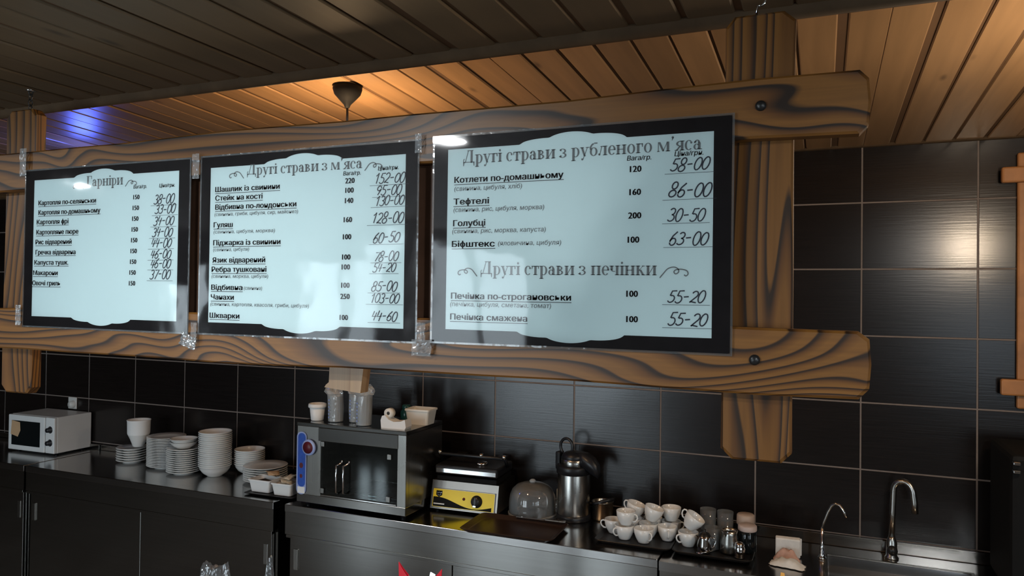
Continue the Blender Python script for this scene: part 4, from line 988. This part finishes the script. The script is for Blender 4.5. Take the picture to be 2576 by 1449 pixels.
hg = MB().box(.04, .09, .235, .285, .10, .25, .004); hg.box(gw - .09, gw - .04, .235, .285, .10, .25, .004); hg.build('hinge', M['dark_metal'], gr)
for fx in (.03, gw - .03):
    for fy in (.03, .24): MB().lathe([(0, 0), (.012, 0), (.012, .014), (0, .014)], 10, (fx, fy, 0)).build('foot', M['black_plastic'], gr)

# ------------------------------------------------------------------ brown tray, dome, knife, box, airpot
bt = tray('serving_tray', 'large brown tray overhanging the counter edge in front of the dome', -1.330, 3.240, .46, .290, .030, M['tray_brown'], .020, .035)
kf = thing('table_knife', 'steel knife lying along the rear rim of the brown tray', 'knife', (-1.245, 3.370, ZC + .0245), (0, -.01, .02))
MB().box(-.13, .02, -.008, .008, 0, .0025, .001).build('blade', M['chrome'], kf)
MB().box(.02, .125, -.010, .010, -.001, .007, .003).build('handle', M['steel_v'], kf)
dm = thing('cake_dome', 'clear plastic cake dome standing behind the brown tray', 'dome', (-1.352, 3.527, ZC))
prof = [(.120, .004), (.119, .06), (.115, .095), (.102, .125), (.080, .145), (.047, .156), (0, .159)]
MB().lathe(prof + [(.0, .1565)] + [(r_ - .0025, z_ - .0025) for r_, z_ in reversed(prof[1:-1])] + [(.1175, .004)], 40).build('dome_cover', M['dome'], dm)
MB().lathe([(.120, 0), (.124, .002), (.124, .008), (.120, .010), (.118, .004)], 40).build('dome_rim', M['clear_cup'], dm)
MB().lathe([(0, .158), (.014, .159), (.016, .168), (.010, .174), (0, .175)], 16).build('knob', M['clear_cup'], dm)
wb_ = thing('carton', 'small cream carton between the cake dome and the steel airpot', 'box', (-1.228, 3.634, ZC))
MB().box(-.025, .025, -.02, .02, 0, .115, .002).build('carton_body', M['cream_plastic'], wb_)
MB().box(-.0255, .0255, -.0205, .0205, .060, .064).build('carton_seam', M['kraft'], wb_)
ap = thing('airpot', 'tall brushed steel airpot with black lid and ring handle', 'thermos', (-1.135, 3.535, ZC), (0, 0, -.25))
MB().lathe([(0, 0), (.083, 0), (.086, .006), (.085, .026), (.078, .030)], 36).build('base_ring', M['black_plastic'], ap)
MB().lathe([(.080, .028), (.081, .034), (.081, .225), (.080, .228)], 40).build('body', M['steel_v'], ap)
MB().lathe([(.080, .226), (.087, .230), (.088, .262), (.084, .268), (.060, .270)], 36).build('collar', M['black_plastic'], ap)
MB().lathe([(.062, .266), (.063, .268), (.063, .298), (.060, .300)], 36).build('neck_band', M['steel_v'], ap)
lidp = MB().lathe([(.061, .297), (.064, .302), (.060, .318), (.045, .330), (.02, .336), (0, .337)], 30)
lidp.build('lid', M['black_plastic'], ap)
sp = []
for k, (xx, zz, hw_, hh_) in enumerate(((.02, .318, .036, .018), (.07, .302, .036, .030), (.110, .280, .030, .034), (.138, .258, .024, .026), (.146, .238, .020, .014))):
    sp += [(xx, -hw_, zz - hh_), (xx, hw_, zz - hh_), (xx, hw_ * .8, zz + hh_), (xx, -hw_ * .8, zz + hh_)]
fs = [[0, 1, 2, 3][::-1], [16, 17, 18, 19]] + [(l * 4 + i, l * 4 + (i + 1) % 4, (l + 1) * 4 + (i + 1) % 4, (l + 1) * 4 + i) for l in range(4) for i in range(4)]
MB().add(sp, fs, True).build('spout', M['black_plastic'], ap)
MB().box(-.100, -.072, -.022, .022, .235, .325, .008).build('rear_hinge', M['black_plastic'], ap)
MB().tube([(-.045 + .036 * math.cos(a_), 0, .352 + .040 * math.sin(a_)) for a_ in [(-.9 + 5.0 * k / 16) for k in range(17)]], .0075, 8).build('ring_handle', M['black_plastic'], ap)

# ------------------------------------------------------------------ cups and coffee things
tray('serving_tray', 'black tray crowded with white coffee cups', -.7700, 3.3825, .345, .315, 0, M['tray_black'], .014, .03, inset=.55)
R0, H0 = .0445, .062
def cup_proto():
    t = thing('coffee_cup', '', 'cup')
    MB().lathe([(0, .003), (.022, .003), (.0235, 0), (.0255, 0), (.0265, .004), (.036, .020), (.0425, .040), (R0, H0), (R0 - .0018, H0 + .0012), (R0 - .0035, H0), (.039, .040), (.032, .020), (.020, .0075), (0, .006)], 30).build('body', M['cup_white'], t)
    MB().tube([(.0400, 0, .050), (.050, 0, .054), (.059, 0, .050), (.062, 0, .040), (.058, 0, .029), (.048, 0, .020), (.036, 0, .019)], [.0040, .0038, .0036, .0036, .0036, .0038, .0042], 8).build('handle', M['cup_white'], t)
    return t
zt_ = ZC + .006
CUPS = [  # x, y, z, (rx, ry), handle angle, label
 (-.823, 3.325, 0, 0, 0, 4.0, 'upright white cup at the left front of the cup tray, under another cup'),
 (-.818, 3.330, .0638, 0, 0, -.35, 'white cup stacked on the left front cup, handle turned right'),
 (-.732, 3.312, 0, 0, 0, -.75, 'white cup at the middle front of the tray, handle towards us'),
 (-.890, 3.392, 0, 0, 0, 3.3, 'white cup at the left edge of the tray, handle to the left'),
 (-.806, 3.445, 0, 0, 0, 1.9, 'white cup in the rear left of the tray, under the tilted cup'),
 (-.812, 3.440, .0730, 0, .30, 2.9, 'white cup tilted on top of the left rear pile, handle up left'),
 (-.729, 3.401, 0, 0, 0, .65, 'white cup hidden low in the middle of the cup pile'),
 (-.722, 3.414, .0730, 0, .30, 1.4, 'white cup tilted to the right on the middle of the pile'),
 (-.640, 3.389, 0, 0, 0, -1.3, 'white cup standing behind and right of the middle front cup'),
 (-.729, 3.4965, 0, 0, 0, 2.4, 'white cup low at the rear edge, behind the pile middle'),
 (-.640, 3.480, 0, 0, 0, .5, 'white cup carrying the high upright cup at the rear'),
 (-.640, 3.480, .0638, 0, 0, 2.6, 'white cup highest on the tray, upright with handle to the left'),
 (-.541, 3.352, -.001, 0, 0, 3.9, 'upright white cup at the left end of the glass tray, handle left'),
 (-.541, 3.356, .0790, 0, .58, 2.9, 'white cup lying on the left end cup of the glass tray, mouth turned right'),
]
proto = cup_proto()
for k, (x_, y_, z_, rx_, ry_, ha, lab) in enumerate(CUPS):
    o = proto if k == 0 else dup(proto)
    mat = Matrix.Rotation(ry_, 4, 'Y') @ Matrix.Rotation(rx_, 4, 'X') @ Matrix.Rotation(ha, 4, 'Z')
    o.rotation_euler = mat.to_euler(); o.location = (x_, y_, zt_ + z_)
    o['label'] = lab; o['group'] = 'white coffee cups on the tray'
sp_ = thing('cooking_pot', 'small steel pot with black handle behind the cup tray', 'pot', (-1.000, 3.585, ZC))
MB().lathe([(0, .002), (.046, .002), (.051, .010), (.053, .088), (.056, .090), (.053, .092), (.050, .088), (.048, .010), (0, .006)], 32).build('body', M['steel_v'], sp_)
MB().tube([(-.040, -.034, .082), (-.02, -.050, .088), (.03, -.045, .106), (.065, -.02, .112)], [.006, .008, .009, .007], 8).build('handle', M['black_plastic'], sp_)
tray('serving_tray', 'black tray under the steel jugs and glass tumblers', -.427, 3.362, .336, .275, 0, M['tray_black'], .014, .03, inset=.55)
def tumbler(x, y, label, r=.036, hh=.105, z=ZC + .006):
    t = tag(MB().lathe([(0, .008), (r * .78, .008), (r * .80, .012), (r * .965, hh), (r, hh), (r * .84, .004), (r * .78, 0), (0, 0)], 24).build('glass_tumbler', M['glassware'], None, (x, y, z)), label, 'glass', 'glass tumblers on the black tray')
    return t
tumbler(-.470, 3.455, 'clear glass tumbler at the rear left of the black tray')
tumbler(-.395, 3.460, 'clear glass tumbler at the rear of the black tray, next to the tan lid jar')
tumbler(-.470, 3.455, 'clear glass tumbler stacked upside the rear left tumbler', .036, .10, ZC + .050)
tumbler(-.395, 3.460, 'clear glass tumbler stacked on the rear tumbler near the tan lid', .036, .10, ZC + .046)
tumbler(-.437, 3.350, 'clear glass tumbler in front, between the two steel jugs', .034, .095)
def jug(name, label, x, y, r, hh, rot, lid_):
    t = thing(name, label, 'jug', (x, y, ZC + .006), (0, 0, rot))
    MB().lathe([(0, .002), (r * .92, .002), (r, .008), (r * 1.02, hh * .45), (r * .86, hh * .82), (r * .88, hh), (r * .84, hh), (r * .82, hh * .82), (r * .95, hh * .45), (r * .9, .01), (0, .008)], 28).build('body', M['chrome'] if lid_ else M['steel_v'], t)
    MB().tube([(r * .84, 0, hh * .86), (r * 1.5, 0, hh * .84), (r * 1.65, 0, hh * .6), (r * 1.35, 0, hh * .3), (r * .98, 0, hh * .24)], .004, 8).build('handle', M['chrome'], t)
    MB().add([(-r * .80, -.012, hh * .99), (-r * .80, .012, hh * .99), (-r * 1.25, 0, hh * 1.04), (-r * .86, 0, hh * .72)], [(0, 2, 1), (0, 3, 2), (1, 2, 3)]).build('spout', M['chrome'], t)
    if lid_: MB().lathe([(r * .9, hh), (r * .7, hh + .010), (r * .2, hh + .016), (.006, hh + .018), (.007, hh + .026), (0, hh + .028)], 24).build('lid', M['dark_metal'], t)
    return t
jug('milk_jug', 'small lidded steel milk jug beside the rightmost cups', -.462, 3.290, .030, .072, .4, True)
jug('milk_jug', 'steel milk pitcher in the middle of the black tray', -.362, 3.330, .039, .098, 1.2, False)
MB_ = None
jr = thing('coffee_jar', 'dark coffee jar with pinkish cream lid at the right end of the tray', 'jar', (-.292, 3.378, ZC + .006))
MB().lathe([(0, .001), (.036, .001), (.0385, .006), (.0385, .085), (.034, .092), (0, .092)], 26).build('body', M['dark_glass'], jr)
MB().lathe([(0, .092), (.038, .092), (.040, .095), (.0395, .112), (.036, .116), (0, .116)], 26).build('lid', M['lid_pink'], jr)
jr = thing('coffee_jar', 'jar with tan lid half hidden behind the pinkish lid jar', 'jar', (-.308, 3.468, ZC + .006))
MB().lathe([(0, .001), (.034, .001), (.037, .006), (.037, .085), (.030, .092), (0, .092)], 26).build('body', M['dark_glass'], jr)
MB().lathe([(0, .092), (.037, .092), (.039, .096), (.038, .132), (.034, .137), (0, .137)], 26).build('lid', M['lid_tan'], jr)
sh = thing('sugar_shaker', 'small shiny steel shaker at the front of the black tray', 'shaker', (-.315, 3.288, ZC + .006))
MB().lathe([(0, 0), (.022, 0), (.023, .004), (.021, .010), (.023, .014), (.0235, .038), (.020, .048)], 24).build('body', M['chrome'], sh)
MB().lathe([(.020, .048), (.021, .050), (.018, .060), (.008, .066), (0, .067)], 24).build('dome_top', M['chrome'], sh)
te = thing('teaspoon', 'bright teaspoon lying on the front rim of the black tray', 'spoon', (-.466, 3.232, ZC + .020), (0, .1, .9))
MB().tube([(0, 0, 0), (.05, 0, .004), (.10, 0, .010)], [.0028, .0020, .0030], 6).build('handle', M['chrome'], te)
MB().lathe([(0, -.004), (.008, -.003), (.012, 0), (.0115, .0008), (.007, -.0015), (0, -.003)], 16, (-.012, 0, .001)).build('bowl', M['chrome'], te)

# ------------------------------------------------------------------ tissue packet, napkin, taps
ti = thing('tissue_packet', 'upright white paper tissue packet on the sink unit', 'tissues', (-.128, 3.410, ZC), (0.18, 0, .05))
MB().box(-.050, .050, -.014, .014, 0, .085, .005).build('packet', M['tissue'], ti)
MB().box(-.046, .056, .013, .020, .0, .078, .003).build('rear_sheet', M['white_plastic'], ti)
def crumple(name, label, cat, loc, w, d, h, mat, seed, rot=0, nx=12, ny=9):
    rnd = random.Random(seed); vs = []; fs = []
    for i in range(nx + 1):
        for j in range(ny + 1):
            u, v = i / nx * 2 - 1, j / ny * 2 - 1
            e_ = max(0, 1 - (abs(u) ** 2.5)) * max(0, 1 - abs(v) ** 2.5)
            vs.append((u * w / 2 * (1 + rnd.uniform(-.08, .08)), v * d / 2 * (1 + rnd.uniform(-.1, .1)), .002 + e_ * h * rnd.uniform(.55, 1.0)))
    for i in range(nx):
        for j in range(ny): k = i * (ny + 1) + j; fs.append((k, k + ny + 1, k + ny + 2, k + 1))
    o = MB().add(vs, fs, True).build(name, mat, None, loc, (0, 0, rot))
    return tag(o, label, cat)
crumple('paper_napkin', 'crumpled white napkin lying in front of the tissue packet', 'napkin', (-.125, 3.298, ZC - .004), .135, .070, .034, M['tissue'], 4, -.15)
crumple('stained_napkin', 'pinkish stained napkin tucked between packet and white napkin', 'napkin', (-.130, 3.362, ZC - .004), .105, .040, .055, M['stain'], 6, .0)
fa = thing('filter_tap', 'thin chrome filter tap with slanting gooseneck, left of the main tap', 'tap', (.008, 3.455, ZC - .006))
MB().lathe([(0, 0), (.017, 0), (.017, .008), (.011, .012), (.013, .020), (.009, .026), (.012, .034), (.008, .040), (.0115, .048), (.007, .056), (.006, .130), (0, .132)], 18).build('valve_body', M['chrome'], fa)
MB().tube([(0, 0, .10), (0, 0, .135), (.006, -.004, .155), (.022, -.010, .205), (.036, -.016, .235), (.052, -.022, .248), (.068, -.030, .243), (.082, -.036, .225), (.094, -.042, .198)], [.0055] * 8 + [.0065], 10).build('spout', M['chrome'], fa)
fb = thing('sink_tap', 'tall steel gooseneck tap behind the sink basin', 'tap', (.285, 3.590, ZC - .006))
MB().lathe([(0, 0), (.028, 0), (.028, .006), (.022, .012), (.021, .070), (.016, .085), (.0125, .095), (0, .096)], 24).build('tap_body', M['steel_v'], fb)
pth = [(0, 0, .09), (.003, 0, .20), (.006, 0, .29)] + [(.006 + .036 * (1 - math.cos(a_)), -.018 * (1 - math.cos(a_)), .29 + .048 * math.sin(a_)) for a_ in [PI * k / 10 for k in range(1, 11)]] + [(.082, -.037, .255), (.084, -.038, .212)]
MB().tube(pth, [.0125] * (len(pth) - 2) + [.0135, .0135], 14).build('spout', M['steel_v'], fb)
MB().tube([(.0, -.018, .04), (.0, -.045, .045)], .020, 16).build('lever_cap', M['dark_metal'], fb)

# ------------------------------------------------------------------ right edge: wooden wall frame and black appliance
wf = thing('wall_frame', 'reddish wooden frame with protruding rail ends at the right edge', 'frame', (1.15, YW, 2.06))
def wfp(n, x0, x1, z0, z1, y0, y1, ch=.008): 
    return MB().box(x0 - 1.15, x1 - 1.15, y0 - YW, y1 - YW, z0 - 2.06, z1 - 2.06, ch).build(n, M['rail'], wf)
wfp('rail', .690, 1.62, 2.502, 2.568, 3.625, 3.655); wfp('rail', .690, 1.62, 1.616, 1.684, 3.625, 3.655)
wfp('post', .752, .83, 1.56, 2.63, 3.655, 3.680); wfp('post', 1.48, 1.56, 1.56, 2.63, 3.655, 3.680)
MB().box(-.32, .33, -.027, -.022, -.38, .44).build('panel', M['print_dark'], wf)
cm = thing('coffee_machine', 'black appliance partly cut off by the right edge of the counter', 'coffee machine', (.90, 3.40, ZC - .006))
MB().box(-.255, .25, -.18, .20, .015, .55, .02).build('body', M['black_matte'], cm)
MB().box(-.20, .20, -.23, -.18, .40, .54, .015).build('brew_head', M['black_plastic'], cm)
for zz in (.515, .485): MB().box(-.252, -.228, -.200, -.178, zz, zz + .012, .003).build('chrome_badge', M['chrome'], cm)
MB().box(-.20, .20, -.26, -.18, .012, .05, .006).build('drip_tray', M['dark_metal'], cm)

# ------------------------------------------------------------------ serving bar in front, its bags just reaching into view
sbar = thing('serving_bar', 'low dark serving bar in front of the menu frame, below the picture', 'counter', (-1.2, 1.42, 0))
MB().box(-.42, 1.7, -.14, .14, 1.095, 1.12, .004).build('bar_top', M['counter_wood'], sbar)
for lx in (-.36, 1.64):
    for ly in (-.10, .10): MB().box(lx - .02, lx + .02, ly - .02, ly + .02, 0, 1.096).build('leg', M['steel_v'], sbar)
def bag(name, label, loc, w, d, h, mat, seed, peaks, group=None):
    """a gathered packet: closed crumpled surface rising to the given peaks"""
    rnd = random.Random(seed); seg, lv = 44, 16; vs = []; fs = []
    for l in range(lv + 1):
        t = l / lv; sq = (1 - .55 * t ** 2.2)
        for i in range(seg):
            a_ = 2 * PI * i / seg; ca, sa = math.cos(a_), math.sin(a_)
            z_ = h * t * .8
            if l == lv or l == lv - 1:
                z_ += sum(p_[1] * math.exp(-((ca * w / 2 * sq - p_[0]) / p_[2]) ** 2) for p_ in peaks) * (1 if l == lv else .55)
            k = (1 + rnd.uniform(-.10, .10)) if l else 1
            vs.append((ca * w / 2 * sq * k, sa * d / 2 * (1 - .8 * t ** 1.5) * k, z_ + (rnd.uniform(-.005, .005) if l else 0)))
    for l in range(lv):
        for i in range(seg): fs.append((l * seg + i, l * seg + (i + 1) % seg, (l + 1) * seg + (i + 1) % seg, (l + 1) * seg + i))
    fs.append(list(range(seg))[::-1])
    for i in range(seg // 2): fs.append((lv * seg + i, lv * seg + (i + 1), lv * seg + (seg - i - 1) % seg, lv * seg + (seg - i) % seg))
    o = MB().add(vs, fs).build(name, mat, None, loc)
    return tag(o, label, 'bag', group)
bag('clear_bag', 'crumpled clear plastic bag at the bottom left, two low peaks', (-1.415, 1.45, 1.12), .165, .12, .228, M['plastic_bag'], 2, [(-.05, .012, .03), (.045, .022, .022)], 'clear bags on the serving bar')
bag('clear_bag', 'clear plastic bag with one tall pointed peak at the bottom edge', (-1.256, 1.45, 1.12), .085, .10, .222, M['plastic_bag'], 5, [(.018, .062, .010)], 'clear bags on the serving bar')
rb = thing('snack_packet', 'red and silver crimped snack packet at the bottom edge', 'packet', (-.822, 1.45, 1.12))
mb = MB(); nx, nz = 12, 8; vs = []; fs = []
for s in (-1, 1):
    for i in range(nx + 1):
        for j in range(nz + 1):
            u = i / nx * 2 - 1; t = j / nz
            vs.append((u * .055 * (1 - .06 * math.sin(t * PI)), s * (.028 * (1 - u * u) * math.sin(min(1, t * 1.15) * PI * .9 + .15) + .001), t * (.235 + .045 * (abs(u) ** 1.6))))
for s in range(2):
    o_ = s * (nx + 1) * (nz + 1)
    for i in range(nx):
        for j in range(nz): k = o_ + i * (nz + 1) + j; fs.append((k, k + nz + 1, k + nz + 2, k + 1))
mb.add(vs, fs, True).build('wrapper', M['red'], rb)
crp = MB()
for k in range(9):
    x_ = -.026 + .0045 * k; crp.box(x_, x_ + .003, -.010, -.004, .205 + .012 * abs(k - 4) / 4, .243 + .012 * abs(k - 4) / 4)
crp.build('silver_crimp', M['silver_foil'], rb)
MB().add([(.012, -.012, .20), (.034, -.012, .20), (.042, -.006, .268), (.030, -.006, .272)], [(0, 1, 2, 3)]).build('silver_flap', M['silver_foil'], rb)
on = thing('folded_napkin', 'pointed orange paper tip just rising above the bottom edge', 'napkin', (-.066, 1.45, 1.12))
MB().add([(-.05, -.02, 0), (.05, -.02, 0), (.05, .02, 0), (-.05, .02, 0), (0, 0, .381), (.006, .004, .379)], [(0, 1, 4), (1, 2, 5, 4), (2, 3, 5), (3, 0, 4, 5), (0, 3, 2, 1)]).build('paper_cone', M['orange'], on)
MB().add([(-.02, -.021, .02), (.03, -.021, .02), (.004, -.0055, .30)], [(0, 1, 2)]).build('folded_flap', M['orange'], on)
